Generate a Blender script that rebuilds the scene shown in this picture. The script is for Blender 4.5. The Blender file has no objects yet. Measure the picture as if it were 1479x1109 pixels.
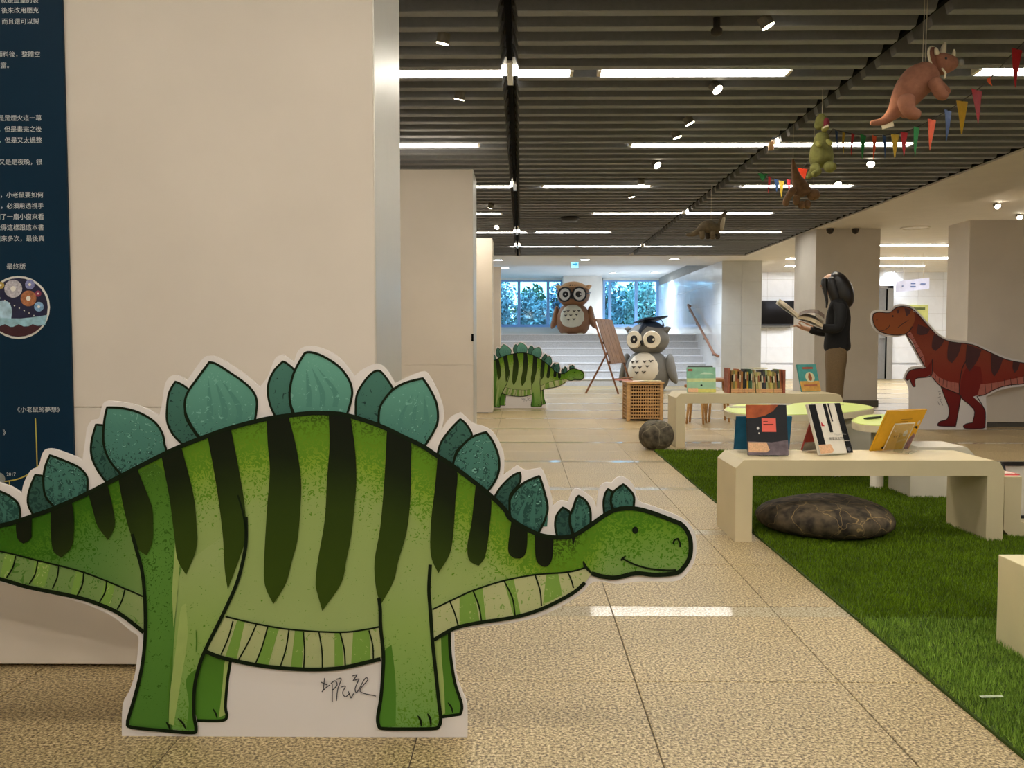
import bpy, bmesh, math, random
import numpy as np
from mathutils import Vector, Matrix, Euler
from mathutils.geometry import tessellate_polygon

random.seed(7)
R = math.radians
SC = bpy.context.scene
COL = bpy.context.collection

# ------------------------------------------------------------------ camera, world, exposure
FPX, IW, IH = 1240.0, 1479.0, 1109.0
CAM_ROT = Euler((R(90 - 2.88), 0, R(0.624)), 'XYZ')
CAM_LOC = Vector((0, 0, 1.0))
cam = bpy.data.cameras.new('camera')
cam.sensor_width = 36.0
cam.lens = FPX / IW * 36.0
cam.clip_start = 0.05
cam_o = bpy.data.objects.new('camera', cam)
cam_o.location = CAM_LOC
cam_o.rotation_euler = CAM_ROT
COL.objects.link(cam_o)
SC.camera = cam_o

SC.view_settings.view_transform = 'Standard'
SC.view_settings.look = 'None'
SC.view_settings.gamma = 1.0
SC.view_settings.use_curve_mapping = False
SC.view_settings.exposure = 0.0
SC.render.film_transparent = False

w = bpy.data.worlds.new('sky')
SC.world = w
w.use_nodes = True
bg = w.node_tree.nodes['Background']
bg.inputs[0].default_value = (0.44, 0.70, 1.0, 1)
bg.inputs[1].default_value = 6.0

TUBE_COL, TUBE_STR = (1.0, 0.95, 0.86), 34.0
HALL_COL, HALL_STR = (0.95, 0.97, 1.0), 68.0
DOWN_COL = (0.78, 0.89, 1.0)
SPOT_COL = (1.0, 0.82, 0.56)


# ------------------------------------------------------------------ geometry of the view -> metres
_M = CAM_ROT.to_matrix()
def ray(px, py):
    return _M @ Vector(((px - IW / 2) / FPX, -(py - IH / 2) / FPX, -1.0))
def P(px, py, Y):
    d = ray(px, py); t = Y / d.y
    return CAM_LOC + d * t
def F(px, py, Z=0.0):
    d = ray(px, py); t = (Z - CAM_LOC.z) / d.z
    return CAM_LOC + d * t


# ------------------------------------------------------------------ materials
def lin(h):
    h = h.lstrip('#')
    out = []
    for i in (0, 2, 4):
        c = int(h[i:i + 2], 16) / 255
        out.append(c / 12.92 if c <= 0.04045 else ((c + 0.055) / 1.055) ** 2.4)
    return tuple(out) + (1.0,)

def new_mat(name):
    m = bpy.data.materials.new(name)
    m.use_nodes = True
    return m, m.node_tree, m.node_tree.nodes['Principled BSDF']

_mats = {}
def mat(name, hexc, rough=0.6, var=0.08, scale=14.0, bump=0.0, bscale=80.0, metal=0.0, spec=0.5, stretch=None):
    if name in _mats:
        return _mats[name]
    m, nt, b = new_mat(name)
    N, L = nt.nodes, nt.links
    tc = N.new('ShaderNodeTexCoord')
    src = tc.outputs['Object']
    if stretch:
        mp = N.new('ShaderNodeMapping'); mp.inputs['Scale'].default_value = stretch
        L.new(src, mp.inputs[0]); src = mp.outputs[0]
    n = N.new('ShaderNodeTexNoise'); n.inputs['Scale'].default_value = scale; n.inputs['Detail'].default_value = 4
    L.new(src, n.inputs['Vector'])
    c = lin(hexc)
    r = N.new('ShaderNodeValToRGB')
    r.color_ramp.elements[0].position = 0.3; r.color_ramp.elements[1].position = 0.7
    r.color_ramp.elements[0].color = tuple(max(0, x * (1 - var)) for x in c[:3]) + (1,)
    r.color_ramp.elements[1].color = tuple(min(1, x * (1 + var)) for x in c[:3]) + (1,)
    L.new(n.outputs[0], r.inputs[0]); L.new(r.outputs[0], b.inputs['Base Color'])
    b.inputs['Roughness'].default_value = rough
    b.inputs['Metallic'].default_value = metal
    b.inputs['Specular IOR Level'].default_value = spec
    if bump > 0:
        n2 = N.new('ShaderNodeTexNoise'); n2.inputs['Scale'].default_value = bscale; n2.inputs['Detail'].default_value = 3
        L.new(src, n2.inputs['Vector'])
        bp = N.new('ShaderNodeBump'); bp.inputs['Strength'].default_value = bump; bp.inputs['Distance'].default_value = 0.01
        L.new(n2.outputs[0], bp.inputs['Height']); L.new(bp.outputs[0], b.inputs['Normal'])
    _mats[name] = m
    return m

def emis(name, col, strength):
    if name in _mats:
        return _mats[name]
    m, nt, b = new_mat(name)
    b.inputs['Base Color'].default_value = tuple(col[:3]) + (1,)
    b.inputs['Emission Color'].default_value = tuple(col[:3]) + (1,)
    b.inputs['Emission Strength'].default_value = strength
    _mats[name] = m
    return m

def granite(name, dark, mid, light, rough, tilevar=0.10):
    m, nt, b = new_mat(name)
    N, L = nt.nodes, nt.links
    geo = N.new('ShaderNodeNewGeometry')
    n = N.new('ShaderNodeTexNoise'); n.inputs['Scale'].default_value = 125; n.inputs['Detail'].default_value = 2.5; n.inputs['Roughness'].default_value = 0.65
    L.new(geo.outputs['Position'], n.inputs['Vector'])
    r = N.new('ShaderNodeValToRGB')
    e = r.color_ramp.elements
    e[0].position = 0.38; e[0].color = lin(dark)
    e[1].position = 0.64; e[1].color = lin(light)
    x = r.color_ramp.elements.new(0.5); x.color = lin(mid)
    L.new(n.outputs[0], r.inputs[0])
    n2 = N.new('ShaderNodeTexNoise'); n2.inputs['Scale'].default_value = 2.2; n2.inputs['Detail'].default_value = 5
    L.new(geo.outputs['Position'], n2.inputs['Vector'])
    oi = N.new('ShaderNodeObjectInfo')
    a = N.new('ShaderNodeMath'); a.operation = 'MULTIPLY_ADD'; a.inputs[1].default_value = tilevar; a.inputs[2].default_value = 0.78
    L.new(oi.outputs['Random'], a.inputs[0])
    a2 = N.new('ShaderNodeMath'); a2.operation = 'MULTIPLY_ADD'; a2.inputs[1].default_value = 0.34
    L.new(n2.outputs[0], a2.inputs[0]); L.new(a.outputs[0], a2.inputs[2])
    hs = N.new('ShaderNodeHueSaturation')
    L.new(r.outputs[0], hs.inputs['Color']); L.new(a2.outputs[0], hs.inputs['Value'])
    L.new(hs.outputs[0], b.inputs['Base Color'])
    b.inputs['Roughness'].default_value = rough
    b.inputs['Specular IOR Level'].default_value = 0.45
    bp = N.new('ShaderNodeBump'); bp.inputs['Strength'].default_value = 0.05 if rough > 0.25 else 0.0; bp.inputs['Distance'].default_value = 0.003
    L.new(n.outputs[0], bp.inputs['Height']); L.new(bp.outputs[0], b.inputs['Normal'])
    return m

def wood(name, c0, c1, axis=(1, 1, 12), rough=0.5, scale=6):
    if name in _mats:
        return _mats[name]
    m, nt, b = new_mat(name)
    N, L = nt.nodes, nt.links
    tc = N.new('ShaderNodeTexCoord'); mp = N.new('ShaderNodeMapping'); mp.inputs['Scale'].default_value = axis
    L.new(tc.outputs['Object'], mp.inputs[0])
    n = N.new('ShaderNodeTexNoise'); n.inputs['Scale'].default_value = scale; n.inputs['Detail'].default_value = 5; n.inputs['Distortion'].default_value = 0.8
    L.new(mp.outputs[0], n.inputs['Vector'])
    r = N.new('ShaderNodeValToRGB'); r.color_ramp.elements[0].color = lin(c0); r.color_ramp.elements[1].color = lin(c1)
    r.color_ramp.elements[0].position = 0.3; r.color_ramp.elements[1].position = 0.7
    L.new(n.outputs[0], r.inputs[0]); L.new(r.outputs[0], b.inputs['Base Color'])
    b.inputs['Roughness'].default_value = rough
    _mats[name] = m
    return m

def rock(name, base, dark, vein, scale=4.0, thin=0.03):
    """Printed stone cushion: mottled base with fine pale veins."""
    m, nt, b = new_mat(name)
    N, L = nt.nodes, nt.links
    tc = N.new('ShaderNodeTexCoord')
    nz = N.new('ShaderNodeTexNoise'); nz.inputs['Scale'].default_value = 3.0; nz.inputs['Detail'].default_value = 4
    L.new(tc.outputs['Object'], nz.inputs['Vector'])
    mx = N.new('ShaderNodeMix'); mx.data_type = 'VECTOR'; mx.inputs[0].default_value = 0.30
    L.new(tc.outputs['Object'], mx.inputs[4]); L.new(nz.outputs['Color'], mx.inputs[5])
    v = N.new('ShaderNodeTexVoronoi'); v.feature = 'DISTANCE_TO_EDGE'; v.inputs['Scale'].default_value = scale
    L.new(mx.outputs[1], v.inputs['Vector'])
    r = N.new('ShaderNodeValToRGB'); r.color_ramp.elements[0].position = 0.0; r.color_ramp.elements[0].color = (1, 1, 1, 1)
    r.color_ramp.elements[1].position = thin; r.color_ramp.elements[1].color = (0, 0, 0, 1)
    L.new(v.outputs['Distance'], r.inputs[0])
    n1 = N.new('ShaderNodeTexNoise'); n1.inputs['Scale'].default_value = 18; n1.inputs['Detail'].default_value = 6
    L.new(tc.outputs['Object'], n1.inputs['Vector'])
    r1 = N.new('ShaderNodeValToRGB'); r1.color_ramp.elements[0].position = 0.35; r1.color_ramp.elements[0].color = lin(dark)
    r1.color_ramp.elements[1].position = 0.65; r1.color_ramp.elements[1].color = lin(base)
    L.new(n1.outputs[0], r1.inputs[0])
    n3 = N.new('ShaderNodeTexNoise'); n3.inputs['Scale'].default_value = 5
    L.new(tc.outputs['Object'], n3.inputs['Vector'])
    mu = N.new('ShaderNodeMath'); mu.operation = 'MULTIPLY'
    L.new(r.outputs[0], mu.inputs[0]); L.new(n3.outputs[0], mu.inputs[1])
    mc = N.new('ShaderNodeMix'); mc.data_type = 'RGBA'
    L.new(mu.outputs[0], mc.inputs[0]); L.new(r1.outputs[0], mc.inputs[6]); mc.inputs[7].default_value = lin(vein)
    L.new(mc.outputs[2], b.inputs['Base Color'])
    b.inputs['Roughness'].default_value = 0.85
    return m

def clear(name, tint, gloss=0.12, alpha_edge=0.0):
    m, nt, b = new_mat(name)
    N, L = nt.nodes, nt.links
    out = [x for x in N if x.type == 'OUTPUT_MATERIAL'][0]
    N.remove(b)
    t = N.new('ShaderNodeBsdfTransparent'); t.inputs[0].default_value = tuple(tint) + (1,)
    g = N.new('ShaderNodeBsdfGlossy'); g.inputs['Roughness'].default_value = 0.06
    mx = N.new('ShaderNodeMixShader'); mx.inputs[0].default_value = gloss * 0.4
    L.new(t.outputs[0], mx.inputs[1]); L.new(g.outputs[0], mx.inputs[2])
    L.new(mx.outputs[0], out.inputs[0])
    return m


# ------------------------------------------------------------------ object helpers
def worldloc(o):
    v = Vector((0, 0, 0))
    while o is not None:
        v += o.location; o = o.parent
    return v

def obj(name, data, m=None, parent=None, origin=None, smooth=False, kind=None):
    """Link a mesh built in world coordinates as ONE object (unrotated parents)."""
    if isinstance(data, bmesh.types.BMesh):
        me = bpy.data.meshes.new(name); data.to_mesh(me); data.free()
    else:
        me = data
    o = bpy.data.objects.new(name, me)
    org = worldloc(parent) if parent is not None else (Vector(origin) if origin is not None else Vector((0, 0, 0)))
    if org.length > 0:
        me.transform(Matrix.Translation(-org))
    if parent is not None:
        o.parent = parent
    else:
        o.location = org
    if m is not None:
        for x in (m if isinstance(m, (list, tuple)) else [m]):
            me.materials.append(x)
    if smooth:
        me.polygons.foreach_set('use_smooth', [True] * len(me.polygons))
    if kind:
        o['kind'] = kind
    COL.objects.link(o)
    return o

def tag(o, label, cat, group=None):
    o['label'] = label; o['category'] = cat
    if group: o['group'] = group
    return o

def thing(name, label, cat, loc=(0, 0, 0), group=None):
    o = bpy.data.objects.new(name, None)
    o.empty_display_size = 0.1
    o.location = loc
    COL.objects.link(o)
    return tag(o, label, cat, group)

def struct(name, bm, m, parent=None, label=None, **k):
    o = obj(name, bm, m, parent, **k)
    if parent is None:
        o['kind'] = 'structure'
        if label: o['label'] = label
    return o

def sempty(name, loc=(0, 0, 0), label=None):
    o = bpy.data.objects.new(name, None); o.location = loc; COL.objects.link(o)
    o['kind'] = 'structure'
    if label: o['label'] = label
    return o

def copy_tree(o, parent=None):
    c = o.copy(); COL.objects.link(c)
    if parent is not None: c.parent = parent
    for ch in list(o.children):
        copy_tree(ch, c)
    return c

def BM(): return bmesh.new()

def box(bm, x0, x1, y0, y1, z0, z1, bev=0.0, mi=0):
    vs = [bm.verts.new((x, y, z)) for x in (x0, x1) for y in (y0, y1) for z in (z0, z1)]
    q = [(0, 1, 3, 2), (4, 6, 7, 5), (0, 4, 5, 1), (2, 3, 7, 6), (0, 2, 6, 4), (1, 5, 7, 3)]
    fs = [bm.faces.new([vs[i] for i in f]) for f in q]
    for f in fs: f.material_index = mi
    if bev > 0:
        es = list({e for f in fs for e in f.edges})
        bmesh.ops.bevel(bm, geom=es, offset=bev, segments=1, affect='EDGES', profile=0.5)
    return fs

def tilebox(bm, x0, x1, y0, y1, z0, z1, c=0.0015):
    """Slab with chamfered top rim and no underside."""
    a = [bm.verts.new(v) for v in ((x0, y0, z0), (x1, y0, z0), (x1, y1, z0), (x0, y1, z0))]
    b = [bm.verts.new(v) for v in ((x0, y0, z1 - c), (x1, y0, z1 - c), (x1, y1, z1 - c), (x0, y1, z1 - c))]
    t = [bm.verts.new(v) for v in ((x0 + c, y0 + c, z1), (x1 - c, y0 + c, z1), (x1 - c, y1 - c, z1), (x0 + c, y1 - c, z1))]
    for i in range(4):
        j = (i + 1) % 4
        bm.faces.new((a[i], a[j], b[j], b[i])); bm.faces.new((b[i], b[j], t[j], t[i]))
    bm.faces.new(t)

def oriented(bm, c, ax, ay, az, hx, hy, hz):
    """Box centred at c with half sizes along unit axes."""
    c = Vector(c); ax, ay, az = Vector(ax), Vector(ay), Vector(az)
    vs = [bm.verts.new(c + ax * (sx * hx) + ay * (sy * hy) + az * (sz * hz)) for sx in (-1, 1) for sy in (-1, 1) for sz in (-1, 1)]
    for f in [(0, 1, 3, 2), (4, 6, 7, 5), (0, 4, 5, 1), (2, 3, 7, 6), (0, 2, 6, 4), (1, 5, 7, 3)]:
        bm.faces.new([vs[i] for i in f])

def beam(bm, p, q, wx, wy, up=(0, 0, 1)):
    p, q = Vector(p), Vector(q); d = (q - p); l = d.length; d.normalize()
    s = d.cross(Vector(up))
    if s.length < 1e-4: s = d.cross(Vector((0, 1, 0)))
    s.normalize(); u = s.cross(d)
    oriented(bm, (p + q) / 2, d, s, u, l / 2, wx / 2, wy / 2)

def tube(bm, pts, r, segs=8, cap=True):
    pts = [Vector(p) for p in pts]
    rings = []
    for i, p in enumerate(pts):
        d = (pts[min(i + 1, len(pts) - 1)] - pts[max(i - 1, 0)]).normalized()
        s = d.cross(Vector((0, 0, 1)))
        if s.length < 1e-3: s = d.cross(Vector((0, 1, 0)))
        s.normalize(); u = s.cross(d)
        rr = r[i] if isinstance(r, (list, tuple)) else r
        rings.append([bm.verts.new(p + s * (rr * math.cos(a)) + u * (rr * math.sin(a))) for a in [2 * math.pi * k / segs for k in range(segs)]])
    for a, b in zip(rings, rings[1:]):
        for k in range(segs):
            bm.faces.new((a[k], a[(k + 1) % segs], b[(k + 1) % segs], b[k]))
    if cap:
        bm.faces.new(rings[0][::-1]); bm.faces.new(rings[-1])

def lathe(bm, prof, c=(0, 0, 0), segs=24, sx=1.0, sy=1.0):
    """prof: (radius, z) from bottom to top."""
    c = Vector(c); rings = []
    for r, z in prof:
        if r < 1e-5:
            rings.append([bm.verts.new(c + Vector((0, 0, z)))])
        else:
            rings.append([bm.verts.new(c + Vector((r * sx * math.cos(a), r * sy * math.sin(a), z))) for a in [2 * math.pi * k / segs for k in range(segs)]])
    for a, b in zip(rings, rings[1:]):
        for k in range(segs):
            k2 = (k + 1) % segs
            if len(a) == 1 and len(b) == 1: continue
            if len(a) == 1: bm.faces.new((a[0], b[k2], b[k]))
            elif len(b) == 1: bm.faces.new((a[k], a[k2], b[0]))
            else: bm.faces.new((a[k], a[k2], b[k2], b[k]))
    if len(rings[0]) > 1: bm.faces.new(rings[0][::-1])
    if len(rings[-1]) > 1: bm.faces.new(rings[-1])

def ellipsoid(bm, c, rx, ry, rz, segs=24, rings=14, rot=None):
    c = Vector(c)
    prof = [(math.sin(math.pi * i / rings), -math.cos(math.pi * i / rings)) for i in range(rings + 1)]
    n0 = len(bm.verts)
    lathe(bm, [(0 if (i in (0, rings)) else p[0], p[1]) for i, p in enumerate(prof)], (0, 0, 0), segs)
    bm.verts.ensure_lookup_table()
    Rm = rot.to_matrix() if rot is not None else Matrix.Identity(3)
    for v in bm.verts[n0:]:
        v.co = c + Rm @ Vector((v.co.x * rx, v.co.y * ry, v.co.z * rz))

def disc(bm, c, normal, r, th, segs=24):
    c, n = Vector(c), Vector(normal).normalized()
    s = n.cross(Vector((0, 0, 1)))
    if s.length < 1e-3: s = Vector((1, 0, 0))
    s.normalize(); u = s.cross(n)
    rb = [[bm.verts.new(c + n * o + (s * math.cos(a) + u * math.sin(a)) * rr) for a in [2 * math.pi * k / segs for k in range(segs)]] for o, rr in ((0, r), (th * .7, r), (th, r * .93))]
    for a, b in zip(rb, rb[1:]):
        for k in range(segs):
            bm.faces.new((a[k], a[(k + 1) % segs], b[(k + 1) % segs], b[k]))
    bm.faces.new(rb[0][::-1]); bm.faces.new(rb[-1])
    bmesh.ops.recalc_face_normals(bm, faces=bm.faces)

def ringm(bm, c, normal, r, th, segs=28, ts=8):
    c, n = Vector(c), Vector(normal).normalized()
    s = n.cross(Vector((0, 0, 1))).normalized(); u = s.cross(n)
    rs = []
    for k in range(segs):
        a = 2 * math.pi * k / segs
        d = s * math.cos(a) + u * math.sin(a)
        rs.append([bm.verts.new(c + d * (r + th * math.cos(b)) + n * (th * math.sin(b))) for b in [2 * math.pi * j / ts for j in range(ts)]])
    for k in range(segs):
        A, B = rs[k], rs[(k + 1) % segs]
        for j in range(ts):
            bm.faces.new((A[j], A[(j + 1) % ts], B[(j + 1) % ts], B[j]))

def prism(bm, pts, y0, y1):
    """Extrude an XZ outline (list of (x,z)) from y0 to y1."""
    f = [bm.verts.new((x, y0, z)) for x, z in pts]; b = [bm.verts.new((x, y1, z)) for x, z in pts]
    n = len(pts)
    tris = tessellate_polygon([[Vector((x, z, 0)) for x, z in pts]])
    for t in tris:
        bm.faces.new([f[i] for i in t]); bm.faces.new([b[i] for i in reversed(t)])
    for i in range(n):
        j = (i + 1) % n
        bm.faces.new((f[i], f[j], b[j], b[i]))
    bmesh.ops.recalc_face_normals(bm, faces=bm.faces)

def smooth_poly(pts, n=4, closed=True, sharp=62):
    """Catmull-Rom through pts, keeping corners sharper than `sharp` degrees."""
    P_ = [Vector((p[0], p[1])) for p in pts]; N_ = len(P_)
    def corner(i):
        if not closed and i in (0, N_ - 1): return True
        a = P_[i] - P_[i - 1]; b = P_[(i + 1) % N_] - P_[i]
        if a.length < 1e-6 or b.length < 1e-6: return True
        return math.degrees(a.angle(b)) > sharp
    cn = [corner(i) for i in range(N_)]
    out = []
    for i in range(N_ if closed else N_ - 1):
        p1, p2 = P_[i], P_[(i + 1) % N_]
        p0 = p1 - (p2 - p1) * 0.5 if cn[i] else P_[i - 1]
        j = (i + 1) % N_
        p3 = p2 + (p2 - p1) * 0.5 if cn[j] else P_[(i + 2) % N_]
        for k in range(n):
            t = k / n
            out.append(0.5 * ((2 * p1) + (p2 - p0) * t + (2 * p0 - 5 * p1 + 4 * p2 - p3) * t * t + (3 * p1 - p0 - 3 * p2 + p3) * t ** 3))
    if not closed: out.append(P_[-1])
    return out

def skin_mesh(verts, edges, radii, sub=2, root=0):
    me = bpy.data.meshes.new('sk')
    me.from_pydata([tuple(v) for v in verts], edges, [])
    o = bpy.data.objects.new('sk', me); COL.objects.link(o)
    md = o.modifiers.new('s', 'SKIN'); md.use_smooth_shade = True
    if not me.skin_vertices:
        bm = bmesh.new(); bm.from_mesh(me); bm.verts.layers.skin.verify(); bm.to_mesh(me); bm.free()
    for i, r in enumerate(radii):
        me.skin_vertices[0].data[i].radius = (r, r) if not isinstance(r, tuple) else r
        me.skin_vertices[0].data[i].use_root = (i == root)
    if sub:
        s = o.modifiers.new('u', 'SUBSURF'); s.levels = sub; s.render_levels = sub
    dg = bpy.context.evaluated_depsgraph_get(); dg.update()
    out = bpy.data.meshes.new_from_object(o.evaluated_get(dg))
    bpy.data.objects.remove(o); bpy.data.meshes.remove(me)
    out.materials.clear()
    return out

def chain(cs):
    """cs: list of chains [(pt,r),...] or ('idx', ...) starting with an int to branch. -> verts, edges, radii"""
    V, E, Rr = [], [], []
    for c in cs:
        prev = None
        for it in c:
            if isinstance(it, int):
                prev = it; continue
            V.append(Vector(it[0])); Rr.append(it[1]); k = len(V) - 1
            if prev is not None: E.append((prev, k))
            prev = k
    return V, E, Rr

def text_mesh(s, size, align='LEFT', extrude=0.0):
    cu = bpy.data.curves.new('t', 'FONT'); cu.body = s; cu.size = size; cu.align_x = align; cu.align_y = 'CENTER'
    cu.extrude = extrude; cu.resolution_u = 3
    o = bpy.data.objects.new('t', cu); COL.objects.link(o)
    dg = bpy.context.evaluated_depsgraph_get(); dg.update()
    me = bpy.data.meshes.new_from_object(o.evaluated_get(dg))
    bpy.data.objects.remove(o); bpy.data.curves.remove(cu)
    me.materials.clear()
    return me

FRONT = Matrix(((1, 0, 0, 0), (0, 0, -1, 0), (0, 1, 0, 0), (0, 0, 0, 1)))   # text plane XY -> wall plane XZ facing -Y

# ------------------------------------------------------------------ setting: materials
M_floor = granite('granite_tile', '#5e4d30', '#ad9568', '#decb9e', 0.42)
M_strip = granite('polished_granite', '#8a7c62', '#bdae90', '#ddd2b8', 0.10, 0.05)
M_grout = mat('grout', '#5b5142', 0.9)
M_white = mat('white_paint', '#e6ddd0', 0.65, 0.03, 5)
M_ceil = mat('ceiling_paint', '#ddd8d0', 0.7, 0.03, 5)
M_slab = mat('dark_void', '#3a362f', 0.9)
M_slat = mat('slat_metal', '#7e8186', 0.6, 0.05, 40, 0.15, 260)
M_seam = mat('seam_black', '#050504', 0.9, .05, 14, 0, 80, 0, .05)
M_panel = mat('panel_board', '#d6cbbc', 0.6, 0.035, 3, 0.02, 40)
M_alu = mat('brushed_aluminium', '#c9c4b8', 0.38, 0.07, 12, 0.05, 40, 0.55, 0.5, (40, 40, 0.6))
M_tilew = mat('white_wall_tile', '#eef1f6', 0.16, 0.03, 6)
M_tileg = mat('grey_joint', '#a9a59c', 0.8)
M_pillar = mat('pillar_paint', '#ccc6bc', 0.65, 0.03, 4)
M_base = mat('dark_baseboard', '#5a574f', 0.5)
M_step = mat('stair_granite', '#c6c5c5', 0.5, 0.16, 60)
M_nose = mat('stair_nosing', '#e8e8ec', 0.5, 0.08, 60)
M_tube = emis('tube_glow', TUBE_COL, TUBE_STR)
M_hall = emis('hall_strip_glow', HALL_COL, HALL_STR)
M_down = emis('downlight_glow', DOWN_COL, 30.0)
M_spot = emis('spot_glow', (1.0, 0.88, 0.68), 30.0)
M_fix = mat('white_fixture', '#dcd5c6', 0.5)
M_black = mat('black_plastic', '#15151a', 0.4, 0.1)

# ------------------------------------------------------------------ floor: bedding, tiles, polished strips
floor = struct('floor', (lambda b: (box(b, -3.4, 12.2, -9.2, 26.8, -0.12, -0.003), b)[1])(BM()), M_grout, label='beige speckled granite tile floor with polished cross strips')
tile_me = {}
def tile_mesh(k, wx, wy):
    if k not in tile_me:
        b = BM(); tilebox(b, 0.0015, wx - 0.0015, 0.0015, wy - 0.0015, -0.006, 0.0)
        me = bpy.data.meshes.new(k); b.to_mesh(me); b.free()
        me.materials.append(M_strip if 'strip' in k else M_floor)
        tile_me[k] = me
    return tile_me[k]

RUG_X0, RUG_X1, RUG_Y0, RUG_YM, RUG_Y1 = 1.2, 3.2, 1.0, 3.02, 7.76
def under_rug(x0, x1, y0, y1): return x0 >= RUG_X0 and x1 <= RUG_X1 and y0 >= RUG_Y0 and y1 <= RUG_Y1
def in_view(x0, x1, y0, y1):
    if y1 < 1.9: return False
    return any(-0.62 < x / max(y, .3) < 0.61 for x in (x0, x1) for y in (y0, y1))
cells = []
for k in range(-9, 15):
    s = 3.20 + 1.32 * k
    for (y0, dy, kind) in ((s, .6, 'tile'), (s + .6, .6, 'tile'), (s + 1.2, .12, 'strip_tile')):
        for i in range(-7, 21):
            x0 = .336 + .6 * i - .6
            if x0 + .6 < -3.4 or x0 > 12.2: continue
            if y0 > 19.2 and x0 < 4.3: continue
            if y0 > 22.3: continue
            cells.append((x0, y0, dy, kind))
near = [c for c in cells if in_view(c[0], c[0] + .6, c[1], c[1] + c[2]) and not under_rug(c[0], c[0] + .6, c[1], c[1] + c[2])
        and not (c[0] + .6 < -0.5 and c[1] > 3.1)]
near.sort(key=lambda c: c[1])
single = set(near[:285])
rest = BM()
for c in cells:
    x0, y0, dy, kind = c
    if under_rug(x0, x0 + .6, y0, y0 + dy): continue
    if c in single:
        o = bpy.data.objects.new('floor_tile' if kind == 'tile' else 'polished_strip_tile', tile_mesh(kind, .6, dy))
        o.location = (x0, y0, 0); o.parent = floor; COL.objects.link(o)
    else:
        n0 = len(rest.faces)
        tilebox(rest, x0 + .0015, x0 + .5985, y0 + .0015, y0 + dy - .0015, -.006, 0)
        rest.faces.ensure_lookup_table()
        for f in rest.faces[n0:]: f.material_index = 0 if kind == 'tile' else 1
obj('far_floor_tiles', rest, [M_floor, M_strip], floor, kind='stuff')

# ------------------------------------------------------------------ ceiling
HC = 2.68
SOF_X, SLAT_Y1 = 4.43, 17.15
ceiling = sempty('ceiling', label='grey metal baffle ceiling with white plaster soffits')
b = BM(); box(b, -3.4, SOF_X, -9.2, SLAT_Y1, 2.86, 3.0); obj('backing_slab', b, M_slab, ceiling)
b = BM(); box(b, SOF_X, 5.44, -9.2, 19.3, HC, 3.0); box(b, -3.4, SOF_X, SLAT_Y1, 19.3, HC, 3.0); obj('soffit', b, M_ceil, ceiling)
b = BM(); box(b, 5.44, 12.2, -9.2, 22.4, 2.76, 3.0); obj('hall_ceiling_board', b, M_ceil, ceiling)
b = BM(); box(b, -3.4, 5.44, 19.3, 26.8, 2.93, 3.02); obj('stair_ceiling_board', b, M_ceil, ceiling)
b = BM(); box(b, -0.088, -0.058, 3.3, SLAT_Y1, 2.69, 2.86); box(b, 2.135, 2.165, 3.3, SLAT_Y1, 2.72, 2.86); box(b, 4.40, 4.429, -3, SLAT_Y1, 2.70, 2.86)
obj('seam_track', b, M_seam, ceiling)
# baffles: one mesh per bay length, one object per baffle
def slat_mesh(L):
    b = BM()
    pr = [(-.033, .0), (.033, .0), (.036, .004), (.036, .115), (-.036, .115), (-.036, .004)]
    a = [b.verts.new((0 + (.03 if z < .01 else 0), y, z)) for y, z in pr]; c = [b.verts.new((L - (.03 if z < .01 else 0), y, z)) for y, z in pr]
    for i in range(6):
        j = (i + 1) % 6
        b.faces.new((a[i], a[j], c[j], c[i]))
    b.faces.new(a[::-1]); b.faces.new(c)
    bmesh.ops.recalc_face_normals(b, faces=b.faces)
    me = bpy.data.meshes.new('slat'); b.to_mesh(me); b.free(); me.materials.append(M_slat)
    return me
bays = [(-2.20, -0.094), (-0.05, 2.135), (2.165, 4.385)]
bay_me = [slat_mesh(x1 - x0) for x0, x1 in bays]
PITCH, Y00 = 0.2215, 4.288
slat_ys = [Y00 + PITCH * k for k in range(-2, 58)]
TUBE_ROWS = [3.549, 5.53, 7.515, 9.49, 11.50, 13.49, 15.47]
for y in slat_ys:
    for (x0, x1), me in zip(bays, bay_me):
        o = bpy.data.objects.new('slat', me); o.location = (x0, y, HC); o.parent = ceiling; COL.objects.link(o)
b = BM()
for k in range(-59, -2):
    y = Y00 + PITCH * k
    if y > -9: box(b, -3.2, 4.385, y - .036, y + .036, HC, HC + .115)
for k in range(-2, 58): box(b, -3.2, -2.21, Y00 + PITCH * k - .036, Y00 + PITCH * k + .036, HC, HC + .115)
obj('slats_beyond_view', b, M_slat, ceiling, kind='stuff')

# fluorescent battens in the gaps between the baffles
rowname = ['', 'first', 'second', 'third', 'fourth', 'fifth', 'sixth']
tubes = {1: [(-.886, .32), (.486, 1.693), (2.86, 4.07)], 2: [(-1.57, -.363), (.937, 2.142), (2.16, 3.366)], 3: [(-1.28, -.077), (.222, 1.419), (2.416, 3.62)],
         4: [(-1.46, -.26), (.94, 2.142), (2.16, 3.34)], 5: [(-1.1, .1), (.2, 1.4), (2.86, 4.05)], 6: [(-.22, .98), (1.0, 2.14), (2.18, 3.41)]}
def batten(x0, x1, y, label, grp='fluorescent tubes between the ceiling slats'):
    t = thing('ceiling_light', label, 'ceiling light', ((x0 + x1) / 2, y, HC + .02), grp)
    b = BM(); box(b, x0 - .02, x1 + .02, y - .05, y + .05, HC + .05, HC + .10, .004); obj('housing', b, M_fix, t)
    for s in (x0 + .005, x1 - .005):
        b = BM(); box(b, s - .012, s + .012, y - .05, y + .05, HC + .004, HC + .05, .003); obj('end_cap', b, M_fix, t)
    b = BM(); box(b, x0 + .02, x1 - .02, y - .055, y + .055, HC + .012, HC + .045, .008); obj('tube', b, M_tube, t)
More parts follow.
